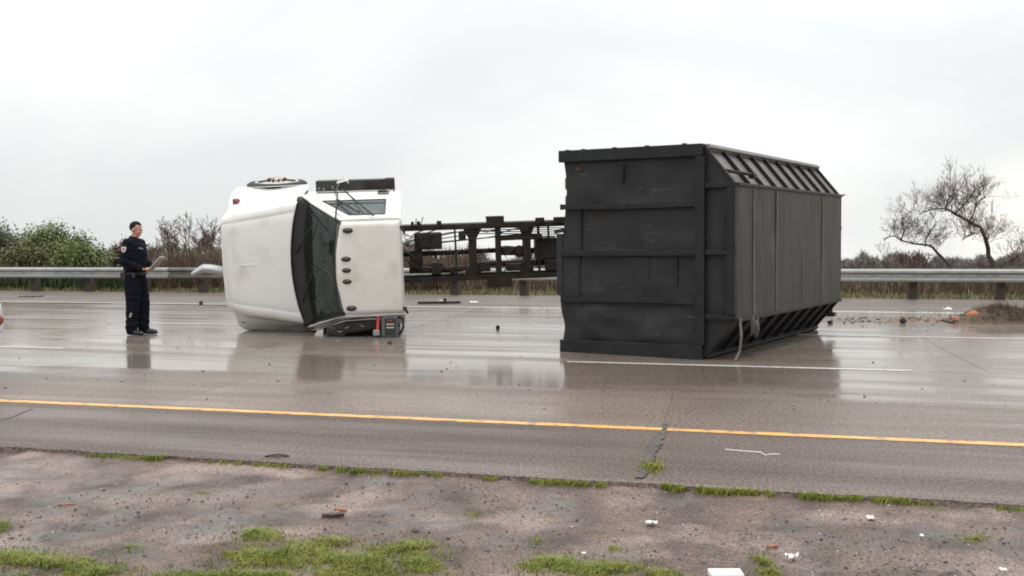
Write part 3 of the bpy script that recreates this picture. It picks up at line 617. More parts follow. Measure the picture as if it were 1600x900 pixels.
# side steps / battery box on the upturned side, and its twin crushed under the cab
for sg in (-1, 1):
    q = MB(); q.box((.73, sg * 1.13, .58), (1.29, .23, .36)); qb = q.build('step_box', M['black_plastic'], truck, bevel=.012)
    MB().box((.40, sg * 1.135, .772), (.38, .16, .012)).build('step_tread', M['frame'], qb)
    MB().box((.42, sg * 1.065, .776), (.30, .02, .016)).build('step_lip', M['alum'], qb, bevel=.004)
    MB().box((.17, sg * 1.13, .585), (.16, .245, .375)).build('box_strap', M['frame'], qb, bevel=.01)
    for k, (xx, yy) in enumerate(((1.25, 1.11), (1.10, 1.13), (1.02, 1.08), (1.32, 1.12))):
        MB().box((xx, sg * yy, .772), (.035, .05, .03)).build('latch', M['alum'], qb, bevel=.006)
# front wheels
def wheel(x, yo, sgn, tilt=0.0, rear=False, parent=truck):
    r = bpy.data.objects.new('wheel', MB().lathe([(.30, .0), (.44, .005), (.485, .03), (.495, .06), (.495, .20), (.485, .235), (.44, .26), (.30, .265), (.29, .0), (.30, 0)], (0, 0, 0), (0, -1, 0), 36).mesh('wheel', M['rubber'], True)); C.objects.link(r); r.parent = parent
    R = Matrix.Rotation(tilt, 4, 'X')
    r.matrix_local = Matrix.Translation((x, yo, .47 if not rear else .50)) @ (R if sgn < 0 else R @ Matrix.Rotation(PI, 4, 'Z'))
    w = MB(); w.lathe([(.36, .262), (.352, .272), (.33, .268), (.30, .235), (.22, .225), (.19, .245), (.165, .262), (.10, .264), (.0, .264)] if not rear else [(.295, .02), (.295, .235), (.28, .25), (.26, .20), (.20, .10), (.14, .09), (.13, .17), (.0, .18)], (0, 0, 0), (0, -1, 0), 32)
    ro = w.build('rim', M['steel' if rear else 'rimwhite'], r, smooth=True)
    hb = MB(); hb.lathe([(.105, .25), (.10, .30), (.075, .33), (.0, .335)], (0, 0, 0), (0, -1, 0), 20); hb.build('hub', M['steel'], r, smooth=True)
    ln = MB()
    for k in range(10):
        a = 2 * PI * k / 10; ln.cyl((.145 * math.cos(a), -.24, .145 * math.sin(a)), (.145 * math.cos(a), -.315, .145 * math.sin(a)), .017, 6)
    ln.build('lug_nut', M['rust'], r)
    return r
wheel(2.03, -.985, -1, -math.radians(3.5)); wheel(2.03, .90, 1)
for sg in (-1, 1): wheel(-3.3, sg * .62, sg, rear=True); wheel(-3.3, sg * .93, sg, rear=True)
# chassis
for sg in (-1, 1):
    r_ = MB(); pr = [(-.045, 0), (.045, 0), (.045, .012), (-.033, .012), (-.033, .238), (.045, .238), (.045, .25), (-.045, .25)]
    r_.prism(pr, lambda y, z: (2.7, sg * (.43 + y * -1), .68 + z), lambda y, z: (-4.55, sg * (.43 + y * -1), .68 + z)); r_.build('frame_rail', M['frame'], truck)
def cross(x, w, m='frame', gusset=.0):
    c = MB(); c.box((x, 0, .82), (w, .78, .16))
    if gusset:
        for sg in (-1, 1): c.add([(x - w / 2 - gusset, sg * .385, .89), (x + w / 2 + gusset, sg * .385, .89), (x + w / 2, sg * .22, .89), (x - w / 2, sg * .22, .89), (x - w / 2 - gusset, sg * .385, .75), (x + w / 2 + gusset, sg * .385, .75), (x + w / 2, sg * .22, .75), (x - w / 2, sg * .22, .75)],
                               [(0, 1, 2, 3), (7, 6, 5, 4), (0, 4, 5, 1), (1, 5, 6, 2), (2, 6, 7, 3), (3, 7, 4, 0)])
    return c.build('crossmember', M[m], truck)
cross(-1.17, .13, gusset=.09); cross(-1.60, .09); cross(-2.08, .13, gusset=.06); cross(-3.0, .14, gusset=.08); cross(-4.4, .15); cross(.4, .13); cross(1.3, .14)
MB().tube([(.2, .02, .74), (-.75, .02, .72), (-1.58, .01, .70)], .042, 12).build('driveshaft', M['frame'], truck, smooth=True)
sh = MB(); sh.tube([(-1.58, .02, .70), (-1.75, .02, .70), (-2.02, .04, .70)], [.07, .085, .07], 14); sh.build('centre_shaft', M['rust'], truck, smooth=True)
MB().lathe([(.0, 0), (.09, 0), (.10, .03), (.10, .10), (.05, .12), (0, .12)], (-1.96, .03, .73), (-1.96, .03, 1.0), 16).build('centre_bearing', M['frame'], truck, smooth=True)
MB().tube([(-2.1, .04, .70), (-2.8, .02, .62), (-3.2, 0, .55)], .05, 12).build('rear_shaft', M['frame'], truck, smooth=True)
MB().tube([(-3.3, -.95, .5), (-3.3, -.3, .5), (-3.3, -.16, .5), (-3.3, .16, .5), (-3.3, .3, .5), (-3.3, .95, .5)], [.075, .08, .20, .20, .08, .075], 16).build('rear_axle', M['frame'], truck, smooth=True)
MB().tube([(2.05, -.9, .48), (2.05, -.4, .40), (2.05, .4, .40), (2.05, .85, .48)], .06, 10).build('front_axle', M['frame'], truck, smooth=True)
a_ = MB(); a_.box((-.43, -.20, .80), (.46, .26, .30)); a_.box((-.36, -.20, .96), (.20, .18, .05)); a_.build('battery_tray', M['frame'], truck, bevel=.015)
MB().tube([(-1.58, -.21, .86), (-1.9, -.22, .86), (-2.26, -.21, .86)], [.045, .05, .045], 12).build('air_tank', M['rust'], truck, smooth=True)
MB().ball((-2.28, -.21, .86), (.07, .07, .07)).build('tank_valve', M['frame'], truck, True)
p_ = MB(); p_.box((-1.55, -.50, .935), (.30, .17, .02)); p_.box((-1.55, -.57, .86), (.30, .02, .15)); p_.build('body_bracket', M['frame'], truck)
p_ = MB(); p_.box((-1.60, .52, .935), (.42, .17, .02)); p_.box((-1.60, .60, .86), (.42, .02, .15)); p_.build('body_bracket', M['frame'], truck)
for x, w in ((-2.30, .15), (-2.63, .2), (-.62, .08), (-.28, .06), (-.18, .05)): MB().box((x, -.49, .93), (w, .10, .06)).build('rail_clip', M['frame'], truck, bevel=.008)
t_ = MB(); t_.box((-2.42, .0, .70), (.38, .36, .30)); t_.build('fuel_tank', M['frame'], truck, bevel=.03)
for x, a, b, r in ((-.88, -.42, .42, .016), (-2.28, -.4, .4, .022), (-2.45, -.4, .2, .018)): MB().tube([(x, a, .84), (x - .01, b, .84)], r, 8).build('brake_pipe', M['frame'], truck)
def hose(pts, r=.011): return MB().tube([Vector(p) for p in pts], r, 6).build('air_hose', M['cable'], truck, smooth=True)
hose([(-.02, -.35, .92), (-.15, -.30, 1.0), (-.25, -.36, .95), (-.4, -.40, .9)]); hose([(-.02, -.20, .95), (-.12, -.14, 1.05), (-.24, -.16, .98)]); hose([(0, -.1, .95), (-.15, .0, 1.05), (-.28, .16, .9), (-.5, .22, .8)])
hose([(-1.2, -.38, .9), (-1.4, -.33, .95), (-1.62, -.36, .9)]); hose([(-1.62, -.30, .9), (-1.85, -.36, .95), (-2.1, -.39, .9)]); hose([(-.03, .05, 1.0), (-.2, .2, .95), (-.35, .30, .86), (-.46, .33, .8)], .014); hose([(-.5, .0, .8), (-.62, .18, .85), (-.75, .34, .82)], .014)
hose([(-.22, -.44, .95), (-.25, -.60, .98), (-.30, -.52, .95)], .008); hose([(-.3, -.44, .95), (-.36, -.62, .97)], .008)
for x, y, z, sx, sy, sz in ((-.55, .25, .86, .16, .2, .2), (-.82, .30, .80, .10, .12, .14), (-1.0, -.26, .84, .12, .14, .12), (-1.36, .26, .80, .20, .16, .16), (-1.86, .29, .80, .26, .12, .14), (-2.5, .28, .82, .22, .18, .14), (-.22, .10, .78, .22, .30, .22), (-2.05, -.36, .88, .14, .08, .1)):
    MB().box((x, y, z), (sx, sy, sz)).build('valve_box', M['frame'], truck, bevel=.012)
for k in range(6):
    y = -.40 + .035 * k; hose([(-.05, y * .6, .93), (-.6 - .2 * k, y + .03 * math.sin(k * 2), .90), (-1.6, y, .92), (-2.7, y + .05, .90)], .009)
for k in range(4):
    x = -.75 - .45 * k; hose([(x, .40, .9), (x - .12, .25 - .03 * k, .98), (x - .05, .08, .90), (x - .25, -.05, .84)], .010)
MB().tube([(-.1, .30, .72), (-.9, .31, .70), (-1.5, .24, .66), (-2.9, .26, .66)], .05, 10).build('exhaust_pipe', M['rust'], truck, smooth=True)
# springs beside the rails
for sg in (-1, 1):
    s_ = MB()
    for k in range(5): s_.box((-3.3, sg * .43, .62 + .018 * k), (.7 + .14 * k, .075, .014))
    s_.build('leaf_spring', M['rust'], truck)
# engine block under the bonnet (seen through the wheel arch)
e_ = MB(); e_.box((2.0, 0, .95), (.85, .55, .6)); e_.build('engine', M['frame'], truck, bevel=.05)
# mirrors: the upper arm broken and dangling, the lower one crushed under the roof edge
mi = MB(); y0 = -1.12
mi.tube([(1.02, -1.09, 1.52), (1.00, -1.16, 1.2), (.98, -1.20, .98)], .012, 6); mi.tube([(.90, -1.12, 1.30), (.40, -.79, 2.47)], .012, 6); mi.tube([(1.30, -1.09, 1.50), (.80, -1.09, 1.53)], .009, 6)
mi.tube([(.98, -1.10, 1.50), (.965, -.74, 2.45)], .012, 6)
mo = mi.build('mirror_bracket', M['cable'], truck, smooth=True)
mh = MB(); mh.box((.93, -1.235, .80), (.20, .03, .07), Matrix.Rotation(.25, 3, 'Z')); mh.tube([(1.02, -1.2, .8), (.93, -1.33, .8), (.84, -1.2, .8)], .012, 6); mh.build('broken_mirror', M['litter'], mo, bevel=.008)
cm = MB(); cm.box((.70, .93, 2.12), (.80, .18, .32), Matrix.Rotation(.10, 3, 'Z')); cm.box((1.05, 1.0, 2.15), (.30, .16, .26), Matrix.Rotation(-.3, 3, 'Z'))
cmo = cm.build('crushed_mirror', M['black_plastic'], truck, bevel=.04)
for x, y, r in ((1.0, .99, -.2), (.66, .91, -.5), (.88, .93, .4)): MB().box((x, y, 2.29), (.07, .014, .03), Matrix.Rotation(r, 3, 'Z')).build('mirror_shard', M['galv'], cmo)
MB().tube([(.20, .80, 2.40), (.55, .79, 2.43), (.9, .81, 2.40), (1.35, .98, 2.1)], .014, 6).build('bent_trim', M['alum'], truck, smooth=True)

# ------------------------------------------------------------------ overturned black box body
c0 = G(1100, 561.5); ang = math.atan2(.849, .528)
LX = Vector((.528, .849, 0)).normalized(); EY = Vector((-LX.y, LX.x, 0))
boxr = thing('box_body', 'huge black ribbed steel box lying on its side on the wet road', 'truck body', c0, (0, 0, math.atan2(LX.y, LX.x)))
LEN, BD, CH, HT = 4.72, 1.97, .42, 2.63
Z1, Z2 = .50, 2.12
def bent(y, z):                     # buckled free edge of the end wall
    k = max(0, (y - 1.2) / .77)
    o = .03 * math.sin(z * 2.3 + .3) + (.06 * math.exp(-((z - 1.15) / .35) ** 2)) - .05 * math.exp(-((z - .33) / .16) ** 2) - .035 * math.exp(-((z - 2.2) / .3) ** 2)
    return y + k * o
def endp(y0, y1, z0, z1, amp, seed, nu=16, nv=12):
    def f(s, t):
        y = y0 + (y1 - y0) * s; z = z0 + (z1 - z0) * t
        d = amp * (fbm(y, z, seed, 1.7) + .4 * fbm(y, z, seed + 3, 4.5)) * math.sin(PI * s) ** .5 * math.sin(PI * t) ** .5
        return (d, bent(y, z), z)
    return MB().grid(f, nu, nv).build('end_panel', M['blackbox'], boxr, smooth=True)
RIBS = [.70, 1.30, 1.90]
zs = [.16] + RIBS + [2.50]
for i in range(4):
    endp(.06, BD, zs[i], zs[i + 1], (.12, .05, .05, .04)[i], i * 2.3 + 1)
zz = [Z1, 1.30, Z2]
for i in range(2): endp(-CH + .02, .0, zz[i], zz[i + 1], .012, i + 20, 6, 10)
for z0, z1, up in ((0.02, Z1, False), (Z2, HT - .02, True)):
    a = [(0.0, 0.0, z0), (0.0, 0.0, z1), (0.0, -CH + .01, z1 if not up else z0)]
    MB().add(a, [(0, 2, 1)] if not up else [(0, 2, 1)]).build('corner_panel', M['blackbox'], boxr)
# end frame members stand proud of the panels
def member(name, p, q, w, t, m='boxrib', bev=.006): return MB().bar(p, q, w, t, (1, 0, 0)).build(name, M[m], boxr, bevel=bev)
member('end_rail', (-.03, .0, .09), (-.03, BD + .01, .075), .17, .10)
member('end_rail', (-.03, .0, HT - .075), (-.03, BD + .02, HT - .07), .15, .10)
member('end_post', (-.032, .03, .18), (-.032, .03, HT - .155), .12, .10)
for z, sag in ((RIBS[0], .02), (RIBS[1], 0), (RIBS[2], -.02)):
    pts = [Vector((-.035 - .012 * math.sin(PI * k / 8), .095 + (BD + .0 - .095) * k / 8, z + sag * .45 * math.sin(k * .5) + .01 * (4 - k) / 8)) for k in range(9)]
    r_ = MB(); vs = []
    for p in pts: vs += [p + Vector((a, 0, b)) for a, b in ((-.035, -.033), (-.035, .033), (.03, .033), (.03, -.033))]
    r_.add(vs, [(4 * i + k, 4 * i + (k + 1) % 4, 4 * i + 4 + (k + 1) % 4, 4 * i + 4 + k) for i in range(8) for k in range(4)] + [(0, 1, 2, 3), (35, 34, 33, 32)])
    r_.build('end_rib', M['boxrib'], boxr, bevel=.004)
for z in (Z1 + .03, 1.31, Z2 - .0): member('corner_rib', (-.03, -.035, z), (-.03, -CH - .005, z), .06, .075)
member('outer_post', (-.034, -CH + .055, Z1 + .06), (-.034, -CH + .055, Z2 - .03), .11, .09)
member('inner_stud', (-.020, -.275, Z1 + .07), (-.020, -.275, 1.27), .05, .04); member('inner_stud', (-.020, -.275, 1.35), (-.020, -.275, Z2 - .04), .05, .04)
for y, z0, z1 in ((.72, .95, 1.26), (.36, .88, 1.26), (1.10, 2.2, 2.42), (1.72, .75, 1.26), (1.70, 1.34, 1.86)): member('stiffener', (-.006, y, z0), (-.006, y, z1), .035, .02, 'boxrib', .003)
rs = MB().ball((0, 0, 0), (.010, .05, .035), 12, 8, lambda q: q * (1 + .4 * noise.noise(q * 2))).build('rust_spot', M['rust'], boxr); rs.location = (-.004, BD - .24, HT - .24)
# shell
sh_ = MB()
sh_.add([(.01, 0, 0), (LEN, 0, 0), (LEN, BD, 0), (.01, BD, 0)], [(0, 3, 2, 1)])
sh_.build('lower_wall', M['boxrib'], boxr, solid=.02)
MB().add([(.01, 0, HT), (LEN, 0, HT), (LEN, BD, HT), (.01, BD, HT)], [(0, 1, 2, 3)]).build('upper_wall', M['boxrib'], boxr, solid=.02)
MB().add([(LEN, 0, 0), (LEN, BD, 0), (LEN, BD, HT), (LEN, 0, HT), (LEN, -CH, Z2), (LEN, -CH, Z1)], [(0, 1, 2, 3, 4, 5)]).build('far_end_wall', M['blackbox'], boxr, solid=.02)
MB().grid(lambda s, t: (.01 + (LEN - .02) * s, bent(BD, HT * t) - .03 - .04 * min(1, s * 3), HT * t), 12, 16).build('roof_wall', M['blackbox'], boxr, smooth=True)
# smooth grey face: separate upright plates
edges = [0, .56, 1.08, 1.46, 2.02, 2.60, 3.05, 3.62, 4.12, LEN]
for i in range(9):
    x0, x1 = edges[i] - .001, edges[i + 1] + .001; o = (i % 2) * .003 + rnd.uniform(0, .003)
    sd_ = rnd.random() * 9
    MB().grid(lambda s, t: (x0 + (x1 - x0) * s, -CH - o - .006 * fbm(x0 + s, t * 2, sd_, 1.3), Z1 + (Z2 - Z1) * t), 5, 10).build('floor_plate', M['boxgrey'], boxr, smooth=True)
member('plate_edge', (0, -CH - .008, Z2 + .01), (LEN, -CH - .008, Z2 + .01), .04, .03); member('plate_edge', (0, -CH - .008, Z1 - .01), (LEN, -CH - .008, Z1 - .01), .04, .03)
for p_, q_ in ((edges[1], 0), (edges[3], 0), (edges[7], 0)): MB().box((p_, -CH - .012, (Z1 + Z2) / 2), (.012, .012, Z2 - Z1 - .06)).build('weld_seam', M['boxchamfer'], boxr)
# chamfers with ribs
NR = 9
for up in (True, False):
    za, zb = (Z2, HT) if up else (Z1, 0.0)
    nrm = Vector((0, -(HT - Z2), CH)).normalized() if up else Vector((0, -Z1, -CH)).normalized()
    if not up: nrm = Vector((0, -Z1, -CH)).normalized()
    IN = nrm * -.042
    for i in range(NR):
        x0, x1 = LEN * i / NR + .012, LEN * (i + 1) / NR - .012
        MB().add([Vector(q) + IN for q in ((x0, -CH, za), (x1, -CH, za), (x1, 0, zb), (x0, 0, zb))], [(0, 1, 2, 3) if up else (0, 3, 2, 1)]).build('chamfer_plate', M['boxchamfer'] if up else M['boxrib'], boxr)
    for i in range(NR + 1):
        x = min(LEN - .012, max(.012, LEN * i / NR)); hgt = .0
        a, b_ = Vector((x, -CH, za)), Vector((x, 0, zb)); d_ = (b_ - a)
        A = a + d_ * .02; B = b_ - d_ * .04
        wq = .012 if i else .03
        vs = [A + IN, A - nrm * .004, B - nrm * .004, B + IN]
        MB().add([v + Vector((-wq, 0, 0)) for v in vs] + [v + Vector((wq, 0, 0)) for v in vs], [(0, 1, 2, 3), (7, 6, 5, 4), (0, 4, 5, 1), (1, 5, 6, 2), (2, 6, 7, 3), (3, 7, 4, 0)]).build('chamfer_rib', M['boxrib'], boxr)
        if 0 < i < NR:      # light upper flange of each rib
            MB().bar(A + nrm * .004, B + nrm * .004, .03, .008, nrm).build('rib_flange', M['boxrib'], boxr)
    eb = Vector((0, -.02, zb + (-.05 if up else .05)))
    MB().bar((0, -.035, zb - .045 if up else zb + .05), (LEN, -.035, zb - .045 if up else zb + .05), .06, .075, nrm).build('edge_channel', M['boxchamfer'] if up else M['boxrib'], boxr, bevel=.006)
MB().tube([(.06, -.25, HT - .33), (.32, -.34, HT - .35), (.52, -.40, HT - .36)], .022, 8).build('hinge_bar', M['boxrib'], boxr)
MB().box((.60, -.40, HT - .38), (.12, .08, .06)).build('hinge_bracket', M['boxrib'], boxr, bevel=.01)
for y in (.25, .75, 1.2, 1.65, 1.88): MB().box((-.02, y, HT + .005), (.06, .05, .022)).build('hinge_tab', M['boxrib'], boxr, bevel=.004)
MB().tube([(.015, -CH - .03, Z1 + .02), (.01, -CH - .05, .3), (.04, -CH - .02, .12), (.0, -CH + .02, .012)], .016, 6).build('hanging_strap', M['boxchamfer'], boxr)
cr = MB(); cr.grid(lambda s, t: (.42 + .30 * s, -CH - .02 - .05 * math.sin(PI * t) * math.sin(PI * s), Z1 - .02 - .22 * t + .03 * math.sin(s * 7)), 8, 8); cr.build('torn_plate', M['boxgrey'], boxr, smooth=True, solid=.006)
lt = MB(); lt.bar((LEN, -.16, .30), (LEN + .28, -.2, .29), .035, .035); lt.bar((LEN + .26, -.2, .25), (LEN + .26, -.2, .50), .045, .045); lt.box((LEN + .28, -.2, .24), (.14, .12, .07)); lt.box((LEN + .26, -.2, .52), (.09, .08, .03))
lt.build('door_latch', M['frame'], boxr, bevel=.006)
MB().bar((LEN - .05, -CH, Z2 + .02), (LEN + .12, -CH - .02, Z2 + .03), .02, .02).build('tie_rod', M['frame'], boxr)
for z in (1.0, 1.62): MB().box((LEN + .012, -CH + .06, z), (.03, .12, .05)).build('door_hinge', M['frame'], boxr)
lf = MB(); lf.bar((.0, BD - .02, 1.60), (.0, BD + .12, 1.58), .05, .05); lf.box((-.0, BD + .045, 1.15), (.03, .09, .80)); lf.build('side_flap', M['blackbox'], boxr, bevel=.006)

# ------------------------------------------------------------------ portable power unit on the road by the cab's rear corner
pc = G(609, 527); pu = thing('power_pack', 'grey portable power pack with red strap on the road under the cab roof corner', 'power pack', pc, (0, 0, .08))
MB().box((0, .09, .165), (.26, .18, .33)).build('casing', M['cargrey'], pu, bevel=.03)
MB().tube([(-.10, .09, .32), (-.095, .09, .38), (0, .09, .395), (.095, .09, .38), (.10, .09, .32)], .018, 8).build('carry_handle', M['cargrey'], pu, smooth=True)
fpn = MB().box((0.01, -.006, .165), (.17, .02, .25)).build('front_panel', M['black_plastic'], pu, bevel=.01)
for z in (.15, .20): MB().box((.01, -.018, z), (.12, .004, .018)).build('label_strip', M['labelbeige'], fpn)
MB().box((.01, -.018, .255), (.07, .004, .016)).build('label_strip', M['redstrap'], fpn)
MB().bar((-.19, -.02, .06), (-.165, .03, .35), .05, .035).build('strap', M['redstrap'], pu, bevel=.01)
MB().box((-.20, .02, .07), (.11, .12, .10)).build('clamp', M['alum'], pu, bevel=.02)
MB().tube([(.13, .06, .30), (.20, .06, .28), (.205, .05, .15), (.17, .04, .06), (.14, .05, .04)], .02, 8).build('cable', M['cable'], pu, smooth=True)

rg = random.Random(67); sh2 = MB()
for _ in range(140):
    p = G(rg.gauss(560, 55), 522 + abs(rg.gauss(0, 5))); a = rg.random() * 6.28; r = rg.uniform(.008, .03)
    sh2.add([p + Vector((math.cos(a + q) * r * rg.uniform(.5, 1), math.sin(a + q) * r, .004 + rg.random() * .012)) for q in (0, 2.1, 4.2)], [(0, 1, 2)])
tag(sh2.build('debris', M['galv']), kind='stuff')
# ------------------------------------------------------------------ officer
pf = G(213, 523)
off = thing('person', 'police officer in dark navy uniform reading a pad of papers beside the truck', 'person', pf, (0, 0, math.radians(-6)))
def chain(mb, pts, rad, n=14, fl=1.0):
    mb.tube(pts, rad, n)
    for p, r in zip(pts, rad): mb.ball(p, r, n, 8)
def head(mb, c, tilt):
    R = Matrix.Rotation(tilt, 3, 'Y')
    c = Vector(c)
    # cranium, face wedge, jaw, nose, brow, ears
    for p, r in (((-.012, 0, .035), (.098, .077, .092)), ((.028, 0, -.030), (.068, .060, .082)), ((.052, 0, -.082), (.036, .034, .030)), ((.012, 0, -.062), (.062, .058, .050)),
                 ((.092, 0, -.018), (.020, .013, .020)), ((.096, 0, -.030), (.016, .016, .012)), ((.083, 0, .022), (.014, .045, .012)), ((.080, 0, -.066), (.014, .024, .011)),
                 ((.072, .032, -.028), (.02, .02, .016)), ((.072, -.032, -.028), (.02, .02, .016)),
                 ((-.008, .077, -.012), (.020, .011, .033)), ((-.008, -.077, -.012), (.020, .011, .033))):
        o = len(mb.v); mb.ball((0, 0, 0), r, 18, 12)
        for i in range(o, len(mb.v)): mb.v[i] = tuple(c + R @ (Vector(mb.v[i]) + Vector(p)))
def hand(mb, w, d, palm_n, sgn):
    """w wrist, d direction of the hand, palm_n palm normal, sgn +1 when the thumb leaves to the left of d seen from the back"""
    w, d, pn = Vector(w), Vector(d).normalized(), Vector(palm_n); pn = (pn - d * pn.dot(d)).normalized(); s = d.cross(pn) * sgn
    for k in range(4):
        t = -.030 + .020 * k; mb.tube([w, w + d * .05 + s * t, w + d * .092 + s * t * 1.12], [.019, .015, .0115], 10)
    Lf = [.058, .070, .076, .068]
    for k in range(4):
        a = w + d * .090 + s * (-.033 + .0215 * k); l = Lf[k]; cu = .55 + .12 * (3 - k)
        p1 = a + (d * math.cos(cu * .5) + pn * math.sin(cu * .5)) * l * .45; p2 = p1 + (d * math.cos(cu * 1.4) + pn * math.sin(cu * 1.4)) * l * .32; p3 = p2 + (d * math.cos(cu * 2.2) + pn * math.sin(cu * 2.2)) * l * .25
        mb.tube([a, p1, p2, p3], [.0098, .009, .0084, .007], 8); mb.ball(p3, .0072, 8, 6); mb.ball(p1, .0092, 8, 6)
    a = w + d * .028 + s * .030; p1 = a + (d * .7 + s * .65 + pn * .25).normalized() * .045; p2 = p1 + (d * .9 + s * .1 + pn * .5).normalized() * .034
    mb.tube([w + d * .01, a, p1, p2], [.015, .0135, .0105, .0085], 10); mb.ball(p2, .0087, 8, 6)
sh_z = 1.455
rs, ls = Vector((-.02, -.205, sh_z)), Vector((.0, .205, sh_z))
re, le = Vector((-.045, -.275, 1.165)), Vector((.03, .275, 1.175))
rw, lw = Vector((.185, -.19, 1.055)), Vector((.235, .13, 1.085))
bd = MB()
chain(bd, [(0, 0, .96), (.0, 0, 1.12), (0, 0, 1.32), (-.005, 0, 1.45)], [.12, .12, .125, .085])
chain(bd, [(-.012, 0, 1.44), (.005, 0, 1.52), (.02, 0, 1.585)], [.066, .060, .058])
head(bd, (.035, 0, 1.675), .20)
for s_, e_, w_ in ((rs, re, rw), (ls, le, lw)): chain(bd, [s_, e_, w_], [.05, .042, .030])
for hy, k, f in ((-.10, (.01, -.105, .52), (-.015, -.11, .09)), (.10, (.075, .105, .52), (.07, .115, .09))):
    chain(bd, [(0, hy, .93), k, f], [.085, .06, .042])
hand(bd, rw + Vector((.012, .008, -.004)), (.85, .42, -.12), (.1, .2, .95), -1)
hand(bd, lw + Vector((.01, -.006, 0)), (.85, -.45, .05), (0, .1, 1), 1)
body = fuse(bd, 'body', M['skin'], off, .0062, 2)
jk = MB()
chain(jk, [(0, 0, .93), (.0, 0, 1.04), (.012, 0, 1.18), (.012, 0, 1.32), (-.005, 0, 1.42)], [.172, .170, .182, .182, .132], 20)
for v_ in (-.06, .06): chain(jk, [(.0, v_, .92), (.0, v_, 1.05), (.005, v_ * 1.1, 1.2), (.0, v_ * 1.25, 1.36)], [.150, .145, .150, .135], 18)
chain(jk, [(-.015, -.16, 1.46), (-.02, 0, 1.475), (-.01, .16, 1.46)], [.078, .085, .078], 16)
jk.tube([(-.016, 0, 1.46), (.004, 0, 1.568)], [.088, .074], 20)
for s_, e_, w_ in ((rs, re, rw), (ls, le, lw)):
    m1, m2 = s_.lerp(e_, .5), e_.lerp(w_, .5); chain(jk, [s_, m1, e_, m2, w_.lerp(e_, .05)], [.082, .074, .067, .060, .047], 16)
def creases(o, amp):
    for v in o.data.vertices:
        c = v.co; v.co = c + v.normal * amp * (noise.noise(Vector((c.x * 7, c.y * 7, c.z * 17))) + .6 * noise.noise(Vector((c.x * 16 + c.z * 9, c.y * 16, c.z * 26 - c.x * 12))))
creases(fuse(jk, 'jacket', M['navy'], off, .010, 4), .010)
tr = MB()
chain(tr, [(0, -.055, .93), (0, .055, .93)], [.15, .15], 18)
for hy, k, f in ((-.10, (.01, -.108, .52), (-.022, -.112, .10)), (.10, (.072, .105, .52), (.066, .115, .10))):
    k = Vector(k); f = Vector(f); h_ = Vector((0, hy, .90)); chain(tr, [h_, h_.lerp(k, .5), k, k.lerp(f, .5), f], [.135, .122, .106, .097, .092], 18)
creases(fuse(tr, 'trousers', M['navy'], off, .010, 4), .011)
for (x, y, a) in ((-.022, -.112, -.25), (.066, .115, .12)):
    bt = MB(); R = Matrix.Rotation(a, 3, 'Z'); P = lambda q: Vector((x, y, 0)) + R @ Vector(q)
    chain(bt, [P((-.045, 0, .052)), P((.05, 0, .050)), P((.15, 0, .042)), P((.195, 0, .036))], [.047, .050, .044, .034], 14)
    chain(bt, [P((-.01, 0, .06)), P((-.012, 0, .15))], [.058, .058], 14)
    for i, v_ in enumerate(bt.v):
        if v_[2] < .004: bt.v[i] = (v_[0], v_[1], .002)
    fuse(bt, 'boot', M['boot'], off, .008, 2)
hr = MB(); R = Matrix.Rotation(.20, 3, 'Y'); hc = Vector((.035, 0, 1.675))
def hairf(s, t):
    th = PI * .76 * s; ph = 2 * PI * t; c_ = math.cos(ph)
    lim = 1.0 - .52 * max(0, c_ + .12) ** .8 if c_ > -.12 else 1.0
    q_ = max(0., min(1., (c_ - .0) / .38)); q_ = q_ * q_ * (3 - 2 * q_)
    zb_ = .002 + .078 * q_ - .04 * max(0, -c_)
    tp_ = 1 - .05 * max(0, (s - .85) / .15)
    th = s * math.acos(max(-1, min(1, (zb_ - .034) / .098))); q = Vector((math.sin(th) * math.cos(ph) * .1015 * tp_ - .012, math.sin(th) * math.sin(ph) * .0805 * tp_, math.cos(th) * .0955 + .035))
    q += Vector((q.x, q.y, q.z)).normalized() * .003 * fbm(q.x, q.y, q.z * 30, 40)
    return hc + R @ q
hr.grid(hairf, 14, 32); hr.build('hair', M['hair'], off, smooth=True)
ey = MB()
for sg in (-1, 1): ey.ball(hc + R @ Vector((.082, sg * .030, .000)), (.010, .012, .007), 10, 6)
ey.build('eyes', M['hair'], off, smooth=True)
bl = MB(); bl.tube([Vector((.168 * math.cos(a) , .215 * math.sin(a), .975 + .004 * math.sin(3 * a))) for a in [2 * PI * k / 28 for k in range(29)]], .022, 6); bo = bl.build('duty_belt', M['boot'], off)
for a, s3 in ((-1.9, (.06, .05, .14)), (-1.15, (.06, .05, .09)), (1.6, (.07, .06, .16)), (2.6, (.06, .05, .09)), (-2.6, (.05, .06, .09))):
    MB().box((.185 * math.cos(a), .228 * math.sin(a), .955), s3, Matrix.Rotation(a, 3, 'Z')).build('belt_pouch', M['boot'], bo, bevel=.01)
pc_ = rs.lerp(re, .32) + Vector((.0, -.083, 0))
shp = [(-.036, .042), (.036, .042), (.038, .0), (.024, -.035), (0, -.050), (-.024, -.035), (-.038, .0)]
R2 = Matrix.Rotation(-.12, 3, 'X')
pt = MB().prism(shp, lambda a, b: pc_ + R2 @ Vector((a, .010 + .25 * a * a * 10, b)), lambda a, b: pc_ + R2 @ Vector((a, -.004 + .25 * a * a * 10, b))).build('shoulder_patch', M['patch'], off)
MB().prism([(x * .5, z * .5) for x, z in shp], lambda a, b: pc_ + R2 @ Vector((a, .0, b)), lambda a, b: pc_ + R2 @ Vector((a, -.008, b))).build('patch_emblem', M['patchred'], pt)
MB().box((.155, -.10, 1.375), (.012, .075, .018), Matrix.Rotation(-.55, 3, 'Z') @ Matrix.Rotation(-.25, 3, 'X')).build('name_plate', M['badge'], off, bevel=.003)
